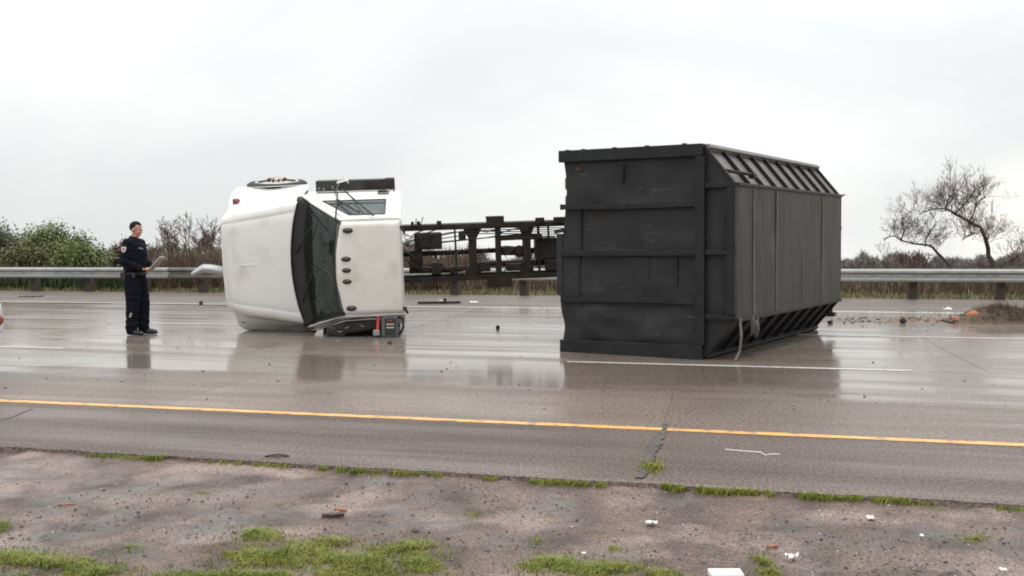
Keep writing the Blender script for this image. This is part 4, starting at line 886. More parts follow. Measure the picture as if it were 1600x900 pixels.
MB().box((.02, -.218, .33), (.03, .012, .07), Matrix.Rotation(.35, 3, 'Y')).build('trouser_mark', M['badge'], off)
MB().box((.02, -.155, 1.47), (.05, .035, .075), Matrix.Rotation(-.3, 3, 'Z')).build('shoulder_mic', M['boot'], off, bevel=.008)
MB().tube([(.02, -.165, 1.44), (.07, -.19, 1.30), (-.02, -.20, 1.12), (-.1, -.17, .99)], .006, 6).build('mic_cord', M['cable'], off, smooth=True)
MB().prism([(.024 * math.cos(PI / 2 + k * PI / 5) * (1 if k % 2 == 0 else .5), .024 * math.sin(PI / 2 + k * PI / 5) * (1 if k % 2 == 0 else .5)) for k in range(10)], lambda a, b: Vector((.165 - .2 * abs(a), .085 + a, 1.36 + b)), lambda a, b: Vector((.180 - .2 * abs(a), .085 + a, 1.36 + b))).build('chest_badge', M['badge'], off)
# held papers
nd = off.matrix_world
rotO = Matrix.Rotation(math.radians(-6), 3, 'Z')
hp = pf + rotO @ Vector((.335, .0, 1.10))
pad = thing('clipboard', 'grey clipboard with white papers held in the officer hands', 'clipboard', hp, (0, math.radians(-42), math.radians(-6)))
MB().box((.02, 0, 0), (.30, .22, .008)).build('backing', M['board'], pad, bevel=.003)
MB().grid(lambda s, t: (-.10 + .29 * s, -.10 + .2 * t, .008 + .02 * s * s * s), 10, 3).build('paper', M['paper'], pad, solid=.006)
MB().box((.15, 0, .012), (.03, .10, .012)).build('clip', M['badge'], pad)

# ------------------------------------------------------------------ car just entering at the left edge
cp = G(6, 588); car = thing('parked_car', 'white saloon car whose tail just shows at the left edge of the road', 'car', (cp.x - .235, cp.y - .55, 0), (0, 0, PI - ROAD_A))
cy = [(-.0, .0, .45), ]
SEC = [(0.0, .74, .38, .80, .0), (.10, .84, .30, .95, .0), (.45, .86, .24, .98, 0), (1.0, .88, .22, 1.0, .0), (1.6, .89, .22, .99, 0), (2.6, .89, .22, .95, 0), (3.3, .88, .22, .93, 0), (3.9, .85, .24, .86, 0), (4.3, .74, .30, .70, 0), (4.42, .60, .38, .58, 0)]
cb = MB(); vs = []; 
for x, w, z0, z1, _ in SEC:
    ring = [(-w * .86, z0), (-w, z0 + (z1 - z0) * .3), (-w, z0 + (z1 - z0) * .62), (-w * .95, z1 - .05), (-w * .82, z1), (0, z1 + .03), (w * .82, z1), (w * .95, z1 - .05), (w, z0 + (z1 - z0) * .62), (w, z0 + (z1 - z0) * .3), (w * .86, z0)]
    vs += [(x, y, z) for y, z in ring]
n = 11; cb.add(vs, [(i * n + k, (i + 1) * n + k, (i + 1) * n + (k + 1) % n, i * n + (k + 1) % n) for i in range(len(SEC) - 1) for k in range(n)] + [tuple(range(n)), tuple((len(SEC) - 1) * n + k for k in range(n))[::-1]])
cb.build('body', M['carwhite'], car, smooth=True, sub=1)
gh = MB(); vs = []
for x, w, z in ((.70, .76, .98), (1.15, .62, 1.36), (1.9, .62, 1.42), (2.5, .62, 1.38), (3.15, .78, .94)): vs += [(x, -w, z), (x, w, z)]
gh.add([(.70, -.78, .95), (.70, .78, .95), (1.15, -.60, 1.38), (1.15, .60, 1.38), (2.45, -.60, 1.40), (2.45, .60, 1.40), (3.15, -.78, .93), (3.15, .78, .93)], [(0, 1, 3, 2), (4, 5, 7, 6), (0, 2, 4, 6), (1, 7, 5, 3), ]); gh.build('glasshouse', M['carglass'], car)
MB().grid(lambda s, t: (1.10 + 1.40 * s, -.62 + 1.24 * t, 1.40 + .05 * math.sin(PI * s) + .02 * math.sin(PI * t)), 6, 6).build('roof', M['carwhite'], car, smooth=True, solid=.03)
for sg in (-1, 1):
    MB().ball((.06, sg * .64, .62), (.06, .12, .08), 14, 8).build('tail_lamp', M['red_lens'], car, True)
    for x in (.85, 3.5):
        w_ = MB().lathe([(.20, 0), (.30, .01), (.32, .04), (.32, .17), (.30, .20), (.2, .2)], (x, sg * .90, .32), (x, 0, .32), 24).build('wheel', M['rubber'], car, True)
        MB().lathe([(.205, .02), (.19, .0), (.06, .01), (0, .0)], (x, sg * .90, .32), (x, 0, .32), 20).build('rim', M['steel'], w_, True)
MB().box((.06, 0, .50), (.14, 1.2, .16)).build('bumper', M['black_plastic'], car, bevel=.03)

# ------------------------------------------------------------------ plants beyond the guardrail
def grow(mb, p, d, L_, r, lev, rg, bend=.25, up=.12, kids=(2, 4), shrink=.68, tips=None, minr=.004):
    pts = [p]; n = 3; q = Vector(p); dd = Vector(d).normalized()
    for i in range(n):
        dd = (dd + Vector((rg.uniform(-bend, bend), rg.uniform(-bend, bend), rg.uniform(-bend, bend) + up))).normalized(); q = q + dd * L_ / n; pts.append(q)
    r2 = max(minr, r * .62)
    mb.tube(pts, [r + (r2 - r) * i / n for i in range(n + 1)], 5 if r > .02 else 3, caps=False)
    if tips is not None and lev <= 1: tips += pts[1:]
    if lev <= 0: return
    for k in range(rg.randint(*kids)):
        t = rg.uniform(.35, 1); i = min(n - 1, int(t * n)); a = pts[i].lerp(pts[i + 1], t * n - i)
        side = Vector((rg.uniform(-1, 1), rg.uniform(-1, 1), rg.uniform(-.35, .9))).normalized()
        grow(mb, a, (dd * .65 + side * .8), L_ * shrink * rg.uniform(.75, 1.15), max(minr, r2 * .8), lev - 1, rg, bend, up, kids, shrink, tips, minr)
    grow(mb, pts[-1], dd, L_ * shrink, r2, lev - 1, rg, bend, up, kids, shrink, tips, minr)
def leaves(mb, pts, n, size, spread, rg):
    for _ in range(n):
        p = Vector(rg.choice(pts)) + Vector((rg.gauss(0, spread), rg.gauss(0, spread), rg.gauss(0, spread)))
        a = Vector((rg.uniform(-1, 1), rg.uniform(-1, 1), rg.uniform(-1, .6))).normalized(); b = a.cross(Vector((rg.uniform(-1, 1), rg.uniform(-1, 1), rg.uniform(-1, 1)))).normalized()
        l = size * rg.uniform(.6, 1.5); w = l * .42
        mb.add([p - a * l, p + b * w, p + a * l, p - b * w], [(0, 1, 2, 3)])
def zt_land(p): return land_z(uv_of(p)[1])
def leafy(name, label, px, top, Y, width, lm, nleaf, seed, group=None, spread=.17, size=.05, cat='tree', stems=5):
    rg = random.Random(seed); b = D(px, 420, Y); b.z = land_z(uv_of(b)[1]); topz = D(px, top, Y).z; h = (topz - b.z) * 1.16
    r = thing(name, label, cat, b, group=group); tips = []; mb = MB(); w = width * Y / F_PX / 2
    for k in range(stems):
        a = 2 * PI * k / stems + rg.random(); ln = rg.uniform(.2, .9)
        hx = w * .6 * ln
        tp = Vector((hx * math.cos(a), hx * math.sin(a) * .8, h * (1 - .45 * ln * ln) * .55))
        base = Vector((.12 * math.cos(a), .12 * math.sin(a), -.05)); mid = base.lerp(tp, .5) + Vector((0, 0, h * .05))
        mb.tube([base, mid, tp], [.055, .04, .026], 6)
        for j in range(7):
            q = mid.lerp(tp, rg.random()); sd_ = Vector((math.cos(a + rg.gauss(0, 1.1)), math.sin(a + rg.gauss(0, 1.1)), rg.uniform(-.25, 1.2)))
            grow(mb, q, sd_, h * .15, .018, 2, rg, tips=tips, minr=.006, up=.06)
        tips += [mid, tp]
    zl = [t for t in tips if t.z < h]; 
    mb.build('trunk', M['bark'], r, smooth=True)
    # keep the crown inside its height and width, plus low skirts
    kp = [t for t in zl if (t.x / w) ** 2 + (t.y / w) ** 2 < 1.1]
    for _ in range(60):
        a = rg.random() * 6.28; rr = rg.random() ** .5 * w * .95; kp.append(Vector((rr * math.cos(a), rr * math.sin(a), rg.uniform(.05, .35) * h)))
    lf = MB(); leaves(lf, kp, int(nleaf * 1.5), size, spread, rg); lf.build('crown', lm, r)
    return r
GT = 'green trees beyond the guardrail'
leafy('leafy_tree', 'ragged pale green tree at the far left end of the guardrail', 8, 334, 37, 95, M['leaf3'], 3600, 11, GT)
leafy('leafy_tree', 'tallest round green tree behind the guardrail left of the officer', 84, 340, 36, 120, M['leaf'], 7000, 12, GT)
leafy('leafy_tree', 'olive tree with thin top between two greener trees behind the guardrail', 45, 362, 35, 80, M['leaf2'], 3600, 13, GT)
leafy('leafy_tree', 'low yellowish green bush-like tree leaning toward the russet shrub', 128, 374, 34.5, 85, M['leaf'], 4200, 14, GT)
leafy('leafy_shrub', 'grey green loose shrub between the green trees and the russet shrub', 150, 386, 39, 80, M['leaf3'], 2600, 15, None, cat='shrub')
leafy('leafy_shrub', 'russet brown rounded shrub directly behind the officer', 205, 374, 40, 95, M['leafbrown'], 4600, 16, None, spread=.14, size=.06, cat='shrub')
leafy('leafy_shrub', 'dark low shrub in the shade under the guardrail right of the box', 1352, 434, 31, 40, M['leaf2'], 1200, 17, None, size=.05, cat='shrub')
def bare(name, label, px, top, Y, seed, spread=1.0, stems=4, lev=4, r0=.045, m='twig', group='bare trees beyond the guardrail', lean=0.):
    rg = random.Random(seed); b = D(px, 420, Y); b.z = land_z(uv_of(b)[1]); h = D(px, top, Y).z - b.z
    r = thing(name, label, 'tree', b, group=group); tk = MB(); cr = MB()
    for k in range(stems):
        a = 2 * PI * k / stems + rg.random(); d = Vector((math.cos(a) * .38 * spread + lean, math.sin(a) * .38 * spread, 1)).normalized()
        p1 = d * h * .33; tk.tube([Vector((0, 0, -.1)) + d * .02, p1 * .5 + Vector((rg.uniform(-.08, .08), 0, 0)), p1], [r0, r0 * .85, r0 * .7], 7)
        grow(cr, p1, d, h * .27, r0 * .66, lev, rg, bend=.22, up=.05, kids=(2, 3), shrink=.66, minr=.0065)
    tk.build('trunk', M['bark'], r, smooth=True); cr.build('crown', M[m], r)
    return r
bare('bare_tree', 'tall bare twiggy tree between the officer and the truck bonnet', 288, 330, 37, 21, 1.0, 5, 4)
bare('bare_tree', 'shorter bare tree close against the truck bonnet edge', 332, 346, 38, 22, .9, 4, 4, .035)
bare('bare_tree', 'small bare sapling just right of the officer behind the guardrail', 258, 366, 39, 23, .8, 4, 3, .03)
bare('bare_tree', 'bare thicket tree seen through the front of the chassis frame', 655, 352, 36, 24, 1.1, 4, 3, .03)
bare('bare_tree', 'grey bare tree seen through the middle of the chassis frame', 705, 392, 60, 25, 1.2, 5, 4, .05, 'twig_grey')
# two leaning bare trees on the right: limbs follow a real bowed trunk, twigs all round it
def leaner(label, limb, Y, r0, r1, seed, extra=(), ntw=22, tw=.5):
    rg = random.Random(seed); base = D(*limb[0], Y); base.z = land_z(uv_of(base)[1]); r = thing('leaning_tree', label, 'tree', base, group=None)
    pts = [Vector((0, 0, -.1))] + [D(px, py, Y) - base + Vector((0, .35 * math.sin(i * 1.3), 0)) for i, (px, py) in enumerate(limb[1:])]
    n = len(pts); tk = MB(); tk.tube(pts, [r0 + (r1 - r0) * (i / (n - 1)) ** .7 for i in range(n)], 8); cr = MB()
    ribs = [pts]
    for e in extra:
        q = [D(px, py, Y) - base + Vector((0, -.25 * i + .35, 0)) for i, (px, py) in enumerate(e)]; tk.tube(q, [r1 * 2.2 + (r1 * .8 - r1 * 2.2) * i / (len(q) - 1) for i in range(len(q))], 6); ribs.append(q)
    tk.build('trunk', M['bark'], r, smooth=True)
    for q in ribs:
        for _ in range(ntw if q is pts else ntw // 3):
            t = rg.uniform(.30 if q is pts else .2, 1) * (len(q) - 1); i = min(len(q) - 2, int(t)); a = q[i].lerp(q[i + 1], t - i)
            grow(cr, a, (rg.uniform(-.7, .7), rg.uniform(-.7, .7), rg.uniform(.0, 1.0)), tw * rg.uniform(.45, 1), .008, 3, rg, bend=.35, up=.08, kids=(1, 3), shrink=.68, minr=.0028)
    tips = [Vector(v) for v in cr.v[::23]]; lf = MB(); leaves(lf, tips, 160, .035, .06, rg)
    cr.build('crown', M['twig'], r); lf.build('dead_leaves', M['leafbrown'], r)
leaner('slim bare tree bowing low to the left beside the black box', [(1500, 462), (1488, 420), (1480, 404), (1468, 395), (1452, 386), (1444, 383), (1430, 381), (1415, 376), (1400, 369), (1388, 369), (1376, 374)], 34, .065, .012, 31,
       [[(1452, 385), (1449, 372), (1451, 360), (1457, 346)], [(1414, 376), (1414, 362), (1406, 342)]], 36, .52)
leaner('taller dark bare tree arching left at the right edge', [(1572, 462), (1558, 420), (1552, 400), (1548, 388), (1534, 372), (1526, 356), (1516, 346), (1500, 334), (1488, 329), (1470, 326), (1452, 327), (1440, 334)], 33, .105, .012, 32,
       [[(1521, 350), (1524, 332), (1523, 318), (1532, 308)], [(1549, 388), (1546, 372), (1540, 366)], [(1484, 329), (1483, 312), (1488, 300)], [(1530, 364), (1512, 370), (1500, 376)], [(1586, 410), (1592, 402), (1604, 388)], [(1500, 334), (1508, 320), (1515, 306)]], 52, .55)
bare('bare_tree', 'low grey bare bush tree left of the bowed trees', 1425, 384, 44, 26, 1.5, 6, 4, .04, 'twig')
bare('bare_tree', 'dark twiggy bush at the foot of the arching tree', 1545, 399, 36, 27, 1.3, 6, 3, .03, 'twig')
bare('bare_tree', 'faint bare sapling right beside the far end of the box', 1374, 360, 48, 28, .25, 1, 3, .02, 'twig_grey')

# masses nobody could count
def mass(name, m, a0, a1, b0, b1, h0, h1, n, seed, w=.012, lean=.35, kind='stuff', hv=None, z0=None):
    rg = random.Random(seed); mb = MB()
    for _ in range(n):
        a, b = rg.uniform(a0, a1), rg.uniform(b0, b1); z = land_z(b) if z0 is None else z0
        h = rg.uniform(h0, h1) * (1 if hv is None else hv(a, b)); 
        if h <= .02: continue
        d = Vector((rg.uniform(-lean, lean), rg.uniform(-lean, lean), 1)) * h; p = UV(a, b, z - .02); s = Vector((rg.uniform(-1, 1), rg.uniform(-1, 1), 0)).normalized() * w * rg.uniform(.6, 1.4)
        mid = p + d * .55 + Vector((rg.uniform(-.1, .1), rg.uniform(-.1, .1), 0)) * h
        mb.add([p - s, p + s, mid + s * .8, mid - s * .8, p + d], [(0, 1, 2, 3), (3, 2, 4)])
    return tag(mb.build(name, m), kind=kind)
aL = uv_of(D(-40, 440, 31))[0]; aO = uv_of(D(200, 440, 31))[0]; aT = uv_of(D(640, 440, 31))[0]; aR = uv_of(D(1660, 440, 30))[0]; aM = uv_of(D(760, 440, 30))[0]
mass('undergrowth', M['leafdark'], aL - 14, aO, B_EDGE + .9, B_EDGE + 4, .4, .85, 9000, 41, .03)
mass('undergrowth', M['brush'], aO - .5, aM - 1, B_EDGE + 1.4, B_EDGE + 5.5, .55, 1.5, 9500, 42, .016)
mass('undergrowth', M['brush'], aM - 2, aR + 8, B_EDGE + 2.0, B_EDGE + 9, .35, .85, 9000, 43, .02)
mass('grass', M['verge'], aL - 14, aR + 14, B_EDGE + .30, B_EDGE + 1.8, .06, .17, 15000, 44, .012, .6)
mass('grass', M['drygrass'], aM - 2, aR + 8, B_EDGE + 1.5, B_EDGE + 6, .10, .32, 4000, 45, .012, .6)
# fallen branch and tree butts glimpsed under the rail at the right
fb = G(1500, 466); fb_o = thing('fallen_branch', 'dark forked fallen branch on the bank under the right stretch of guardrail', 'branch', D(1500, 458, 31.2))
MB().tube([(-1.6, 0, .28), (-.8, .1, .10), (-.1, 0, .52), (.5, 0, .28), (.95, .1, -.12)], [.03, .045, .05, .045, .04], 7).build('limb', M['bark'], fb_o, smooth=True)
MB().tube([(-.1, 0, .52), (-.6, .2, .42), (-1.4, .1, -.1)], [.04, .03, .02], 6).build('fork', M['bark'], fb_o, smooth=True)
for px, lab in ((1575, 'thick dark tree stump under the rail beneath the arching tree'), (1592, 'blackish stump at the right edge under the guardrail')):
    p = D(px, 458, 30.5); p.z = land_z(uv_of(p)[1]); st = thing('tree_stump', lab, 'stump', p)
    MB().tube([(0, 0, -.1), (.01, 0, .25), (.03, .02, .75)], [.19, .15, .13], 9).build('trunk', M['bark'], st, smooth=True)
# far-off treeline
def treeline(px0, px1, Y, top, amp, n, seed, m, size):
    rg = random.Random(seed); mb = MB()
    for _ in range(n):
        px = rg.uniform(px0, px1); t = top + amp * (noise.noise(Vector((px * .021, seed, 0))) + .6 * noise.noise(Vector((px * .07, seed, 4)))) * 1.3
        YY = Y + rg.uniform(-6, 6); zt_ = D(px, t, YY).z; zb = land_z(YY) - .3; k = rg.random() ** .55
        p = D(px, 410, YY); p.z = zb + (zt_ - zb) * k
        d = Vector((rg.uniform(-.7, .7), rg.uniform(-.7, .7), rg.uniform(.2, 1))).normalized() * size * rg.uniform(.5, 1.6); s = d.cross(Vector((rg.uniform(-1, 1), rg.uniform(-1, 1), 0))).normalized() * size * .11
        mb.add([p - s, p + s, p + d], [(0, 1, 2)])
    return tag(mb.build('treeline', m), kind='stuff')
treeline(1290, 1760, 95, 407, 17, 15000, 51, M['twig_grey'], .5)
treeline(560, 930, 90, 404, 18, 11000, 52, M['twig_grey'], .5)
treeline(-120, 420, 80, 390, 14, 11000, 53, M['leaf3'], .4)
treeline(880, 1330, 95, 407, 8, 6000, 54, M['twig_grey'], .5)

# ------------------------------------------------------------------ debris on the far lanes
hp_ = G(1548, 503); heap = thing('debris_heap', 'brown heap of soil and twigs with an orange lump by the far shoulder', 'debris heap', hp_)
def heapf(s, t):
    x = -.75 + 1.9 * s; y = -.5 + 1.0 * t; e = max(0, 1 - (2 * t - 1) ** 2) * max(0, 1 - (2 * s - .92) ** 2)
    z = .27 * e ** .9 * (.75 + .25 * math.cos((x - .12) * 2.2)) + .07 * e * fbm(x, y, 3, 5) + .03 * e * fbm(x, y, 8, 17)
    return (x, y, max(-.01, z - .012))
MB().grid(heapf, 60, 34).build('soil', M['soil'], heap)
hv_ = MB(); rg = random.Random(61)
for _ in range(2600):
    s, t = min(.97, max(.03, rg.gauss(.52, .18))), rg.uniform(.05, .8); p = Vector(heapf(s, t)); d = Vector((rg.uniform(-1, 1), rg.uniform(-1, 1), rg.uniform(-.1, .8))).normalized() * rg.uniform(.05, .20)
    w = d.cross(Vector((0, 0, 1))).normalized() * .004; hv_.add([p - w, p + w, p + d], [(0, 1, 2)])
tag(hv_.build('twigs', M['brush'], heap), kind='stuff')
def lump(c, r, m, parent, name, seed): return MB().ball(c, r, 14, 10, lambda q: q * (1 + .35 * noise.noise(q * 1.7 + Vector((seed, 0, 0))))).build(name, m, parent, smooth=True)
lump((-.34, -.12, .10), (.15, .13, .10), M['orange'], heap, 'clay_lump', 1); lump((-.50, -.20, .04), (.06, .05, .04), M['litter'], heap, 'torn_bag', 2); lump((-.68, -.2, .06), (.07, .06, .06), M['woodchip'], heap, 'clay_lump', 5)
lump((.62, -.35, .06), (.10, .08, .06), M['frame'], heap, 'dark_clod', 3)
def pebblefield(name, m, region, n, s0, s1, seed, zf=lambda a, b: 0.0, flat=.6):
    rg = random.Random(seed); mb = MB()
    for _ in range(n):
        p = region(rg); 
        if p is None: continue
        a, b = uv_of(p); r = s0 + (s1 - s0) * rg.random() ** 3.0; R = Matrix.Rotation(rg.random() * 6.28, 3, 'Z'); z = zf(a, b)
        vs = [Vector((x * rg.uniform(.7, 1.2), y * rg.uniform(.7, 1.2), zz * flat)) * r for x, y, zz in ((1, 0, 0), (0, 1, 0), (-1, 0, 0), (0, -1, 0), (.2, .1, 1), (0, 0, -1))]
        mb.add([R @ v + Vector((p.x, p.y, z + r * flat * .35)) for v in vs], [(0, 1, 4), (1, 2, 4), (2, 3, 4), (3, 0, 4), (1, 0, 5), (2, 1, 5), (3, 2, 5), (0, 3, 5)])
    return tag(mb.build(name, m), kind='stuff')
def strip_px(x0, x1, y0, y1): return lambda rg: G(rg.uniform(x0, x1), y0 + (y1 - y0) * rg.random())
pebblefield('dirt', M['orange'], lambda rg: G(1380 + 220 * rg.random(), 499 + rg.gauss(0, 1.0) + 3 * rg.random()), 900, .004, .018, 71)
pebblefield('dirt', M['soil'], lambda rg: G(1300 + 320 * rg.random(), 500 + rg.gauss(0, 3.0)), 450, .006, .035, 72)
pebblefield('gravel', M['pebble'], lambda rg: G(rg.uniform(0, 1600), rg.uniform(470, 640)), 260, .006, .02, 73)
def chunk(label, px, py, r, m, seed, name='debris_chunk', cat='debris'):
    p = G(px, py); o = MB().ball((0, 0, r[2] * .75), r, 10, 7, lambda q: q * (1 + .4 * noise.noise(q * 1.6 + Vector((seed, 1, 0))))).build(name, m); o.location = p; return tag(o, label, cat)
chunk('dark chunk on the road between the debris heap and the box', 1411, 505, (.055, .05, .05), M['frame'], 1)
chunk('small dark chunk on the wet lane between truck and box', 778, 515, (.03, .03, .045), M['frame'], 2)
chunk('small dark lump near the far edge line left of the bonnet', 314, 476, (.05, .05, .05), M['frame'], 3)
chunk('small brown lump on the road below the power pack', 609, 538, (.035, .03, .03), M['rust'], 4)
chunk('tiny dark chunk near the far corner of the box', 1297, 506, (.05, .04, .035), M['frame'], 6)
def paper(label, px, py, w, d, m, seed, z=0.0, h=.03):
    p = G(px, py, z); rg = random.Random(seed); o = MB().grid(lambda s, t: (w * (s - .5), d * (t - .5), .004 + h * abs(fbm(s * 2, t * 2, seed, 1.3))), 5, 4).build('litter_scrap', m, solid=.003); o.location = p; o.rotation_euler = (0, 0, rg.uniform(-.3, .3)); return tag(o, label, 'litter')
paper('white crumpled scrap on the far shoulder left of the debris heap', 1481, 484, .15, .12, M['litter'], 1, h=.08)
paper('white scrap on the far shoulder behind the chassis', 740, 472, .22, .3, M['litter'], 2)
q = G(686, 475); bar_ = thing('mud_flap_bar', 'long black bar lying on the far shoulder behind the truck cab', 'bar', q, (0, 0, .10))
MB().box((0, 0, .035), (.98, .10, .05)).build('rail', M['frame'], bar_, bevel=.008); MB().box((.14, .15, .06), (.07, .06, .12)).build('bracket', M['frame'], bar_, bevel=.01); MB().box((.06, .2, .05), (.10, .05, .06)).build('reflector', M['litter'], bar_, bevel=.01)
q = G(50, 463.5); fl = MB().grid(lambda s, t: (.62 * (s - .5) * (1 - .2 * t), .35 * (t - .5), .01 + .05 * abs(fbm(s * 3, t, 5, 1.2))), 12, 5).build('rubber_strip', M['rubber'], solid=.012); fl.location = q; tag(fl, 'flat black rubber strip on the far shoulder at the left', 'rubber strip')
q = G(433, 713.5); fl = MB().grid(lambda s, t: (.17 * (s - .5), .045 * (t - .5) * math.sin(PI * (.15 + .7 * s)), .006 + .012 * math.sin(PI * s)), 10, 3).build('rubber_strip', M['rubber'], solid=.006); fl.location = q; tag(fl, 'short dark strip lying flat on the near asphalt shoulder', 'rubber strip')
wv = [G(1133, 703.5), G(1160, 706), G(1188, 708), G(1196, 712.5), G(1204, 711), G(1218, 711)]; o = MB().tube([p - wv[0] + Vector((0, 0, .006)) for p in wv], .004, 5).build('bent_wire', M['litter']); o.location = wv[0]; tag(o, 'thin bent white wire on the near asphalt shoulder', 'wire')

# ------------------------------------------------------------------ foreground: stones, litter, grass
def dz(a, b): return dirt_h(a, b)
def GD(px, py):
    p = G(px, py, -.055)
    for _ in range(3): p = G(px, py, dirt_h(*uv_of(p)))
    return p
def fg(rg):
    px, py = rg.uniform(-60, 1660), 700 + 205 * rg.random() ** .8; p = G(px, py, -.05); a, b = uv_of(p)
    if b > edge_b(a) - .03 or fbm(a, b, 31, 1.4) + .4 * fbm(a, b, 33, 5) < rg.uniform(-.5, .3): return None
    return p
pebblefield('gravel', M['pebble'], fg, 1500, .002, .015, 81, dz)
pebblefield('gravel', M['soil'], fg, 6000, .0015, .010, 83, dz)
pebblefield('gravel', M['pebble_pale'], fg, 1500, .0015, .009, 82, dz)
def clump(px, py, r, m, seed, label): 
    o = MB().ball((0, 0, 0), (r, r * .8, r * .6), 9, 6, lambda q: q * (1 + .35 * noise.noise(q * 1.5 + Vector((seed, 0, 0))))).build('stone', m); o.location = GD(px, py) + Vector((0, 0, r * .4)); return tag(o, label, 'stone', 'larger dark stones on the dirt')
clump(648, 831, .020, M['pebble'], 1, 'largest dark stone on the dirt above the grass patch')
clump(700, 842, .013, M['pebble'], 2, 'dark stone right of the grass patch')
clump(118, 797, .012, M['pebble'], 3, 'dark stone alone on the left dirt')
clump(541, 757, .012, M['pebble'], 4, 'dark stone left of two stones below the shoulder edge')
clump(607, 756, .013, M['pebble'], 5, 'dark stone below the shoulder edge in mid dirt')
clump(216, 801, .010, M['pebble'], 6, 'upper of the paired dark stones at left')
clump(217, 808, .010, M['pebble'], 7, 'lower of the paired dark stones at left')
def stick(label, px, py, L_, w, m, a, h=None, cat='wood piece', name='wood_chip'):
    o = MB().grid(lambda s, t: (L_ * (s - .5), w * (t - .5) * (.55 + .45 * math.sin(PI * (.12 + .76 * s))), (h or w * .5) * (1 + .25 * fbm(s * 3, t, L_ * 50, 1))), 8, 3).build(name, m, solid=(h or w * .5)); o.location = GD(px, py); o.rotation_euler = (0, 0, a); return tag(o, label, cat)
stick('dark wet wood strip lying under the reddish chip', 521, 807, .125, .04, M['darkwood'], .03, .018)
stick('reddish wood chip touching the dark wood strip', 532, 799, .075, .03, M['woodchip'], -.35, .016)
stick('reddish stick on the dirt left of the white crumpled paper', 1207, 856, .065, .016, M['woodchip'], .35, .014)
stick('dull brown stick at left on the dirt', 104, 789, .10, .02, M['woodchip'], .2, .008)
paper('white folded scrap lying in the middle of the dirt', 1018, 817, .062, .05, M['litter'], 4, -.05, .02)
paper('white oval scrap near the right shoulder edge', 1360, 810, .036, .04, M['litter'], 5, -.05, .02)
paper('crumpled white paper near the small grass tuft at right', 1237, 871, .05, .05, M['litter'], 6, -.05, .035)
paper('white scrap below the right grass tuft', 1440, 838, .02, .02, M['litter'], 7, -.05, .012)
paper('white fleck at the lower right of the dirt', 1567, 891, .028, .03, M['litter'], 8, -.05, .012)
paper('white fleck left of the long middle grass strip', 912, 866, .02, .02, M['litter'], 9, -.05, .012)
pb = GD(1132, 899); o = MB().box((0, 0, .012), (.150, .10, .032)).build('white_block', M['litter'], bevel=.004); o.location = pb + Vector((0, -.03, 0)); tag(o, 'bright white flat block cut off by the bottom edge', 'block')

rg = random.Random(91); gm = MB(); gd = MB()
def blade(mb, p, h, w, lean, rg):
    a = rg.random() * 6.28; d = Vector((math.cos(a) * lean, math.sin(a) * lean, 1)); s = Vector((-math.sin(a + .7), math.cos(a + .7), 0)) * w
    m1 = p + Vector((d.x * .3, d.y * .3, .6)) * h; t = p + Vector((d.x, d.y, max(.35, .95 - lean * .3))) * h
    mb.add([p - s, p + s, m1 + s * .8, m1 - s * .8, t], [(0, 1, 2, 3), (3, 2, 4)])
def patch(cx, cy, rx, ry, n, h, mb=None, lean=.8, power=1.0, dens=True):
    for _ in range(int(n * .16)):                # thin fringe of loose and dead blades round each mat
        t, r = rg.random() * 6.28, .7 + 1.0 * rg.random(); p = GD(cx + rx * r * math.cos(t), cy + ry * r * math.sin(t))
        blade(gd if rg.random() < .5 else (mb or gm), p - Vector((0, 0, .004)), h * rg.uniform(.2, .8), .0016, 1.5 * rg.random(), rg)
    for _ in range(n):
        t, r = rg.random() * 6.28, 1.12 * rg.random() ** .72
        px, py = cx + rx * r * math.cos(t), cy + ry * r * math.sin(t); p = GD(px, py); a, b = uv_of(p)
        if dens and fbm(a, b, 5, 6) + .35 * fbm(a, b, 8, 17) < -.12 + .3 * (r - .6): continue
        blade(mb or gm, p - Vector((0, 0, .006)), h * rg.uniform(.35, 1.15) * (1.15 - .6 * r), .0016 * rg.uniform(.7, 1.5), lean * rg.uniform(.3, 1.8), rg)
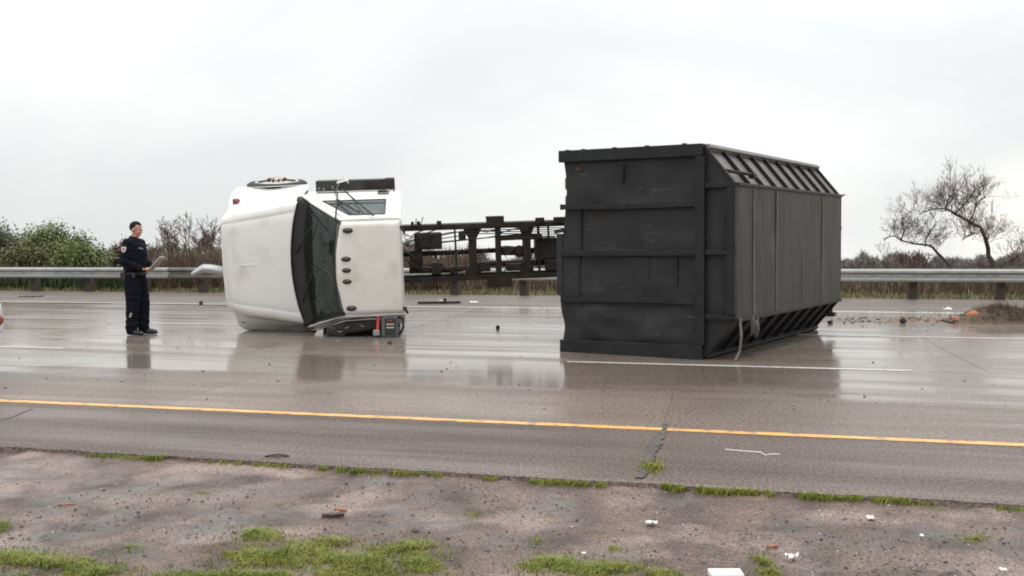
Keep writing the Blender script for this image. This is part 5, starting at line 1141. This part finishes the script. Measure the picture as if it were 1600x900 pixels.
# long mats in the foreground
for c in ((400, 838, 40, 12, 1500, .055), (450, 868, 90, 20, 4200, .06), (560, 880, 120, 22, 6000, .06), (640, 862, 45, 16, 2400, .06), (655, 884, 40, 14, 1600, .05), (520, 850, 42, 10, 900, .045), (395, 872, 45, 18, 1800, .05),
          (70, 890, 90, 22, 5200, .06), (20, 876, 50, 12, 2200, .06), (150, 899, 60, 12, 2000, .05), (865, 884, 48, 13, 2400, .055), (940, 893, 70, 13, 3200, .055), (1010, 899, 50, 8, 1500, .05), (1190, 882, 18, 14, 800, .05), (1205, 898, 14, 8, 500, .05), (400, 902, 220, 12, 5200, .045), (5, 822, 14, 12, 400, .04),
          (205, 856, 32, 10, 300, .03), (260, 855, 16, 8, 160, .03), (315, 770, 22, 5, 220, .025), (440, 790, 18, 6, 150, .025), (740, 805, 26, 7, 330, .025), (790, 800, 20, 8, 180, .025), (1520, 842, 30, 8, 420, .03), (960, 857, 16, 8, 200, .03), (1018, 855, 16, 8, 200, .03), (840, 845, 16, 8, 180, .03), (1475, 795, 26, 4, 200, .02), (860, 806, 18, 6, 130, .02), (930, 830, 30, 5, 150, .02)): patch(*c)
# weeds in the seam between asphalt and dirt
for a0, a1, n, h in ((130, 290, 550, .03), (225, 280, 600, .045), (290, 480, 500, .03), (480, 570, 700, .04), (570, 860, 1500, .035), (860, 955, 700, .04), (1035, 1100, 800, .05), (1100, 1300, 1900, .045), (1300, 1420, 800, .04), (1420, 1600, 600, .025)):
    for _ in range(n):
        px = rg.uniform(a0, a1); a = uv_of(G(px, 700 + px * .053))[0]; b = edge_b(a) - .012 - abs(rg.gauss(0, .022)); p = UV(a, b, dirt_h(a, b))
        if fbm(a, 3, 8, 3) + .5 * fbm(a, 6, 1, 11) < -.08: continue
        blade(gm, p, h * rg.uniform(.4, 1.2), .0022, 1.3 * rg.random(), rg)
for _ in range(450):
    p = G(1018 + rg.gauss(0, 9), 731 + rg.gauss(0, 5)); blade(gm, p, .035 * rg.uniform(.4, 1.2), .0028, rg.random(), rg)
tag(gm.build('grass', M['grass']), kind='stuff')
# sparse seedlings and straw over the whole verge
for _ in range(5200):
    p = fg(rg)
    if p is None: continue
    a, b = uv_of(p)
    if fbm(a, b, 12, 1.6) < -.02: continue
    p.z = dirt_h(a, b) - .004; blade(gd, p, rg.uniform(.008, .022), .0018, 1.3 * rg.random(), rg)
tag(gd.build('weeds', M['verge']), kind='stuff')
b0 = GD(183, 886); o = MB().tube([(0, 0, 0), (-.012, .01, .055), (-.030, .03, .10), (-.055, .04, .165)], [.0035, .003, .002, .001], 5).build('dry_stalk', M['drygrass'], smooth=True); o.location = b0; tag(o, 'single pale dry grass stalk rising at the lower left', 'grass stalk')
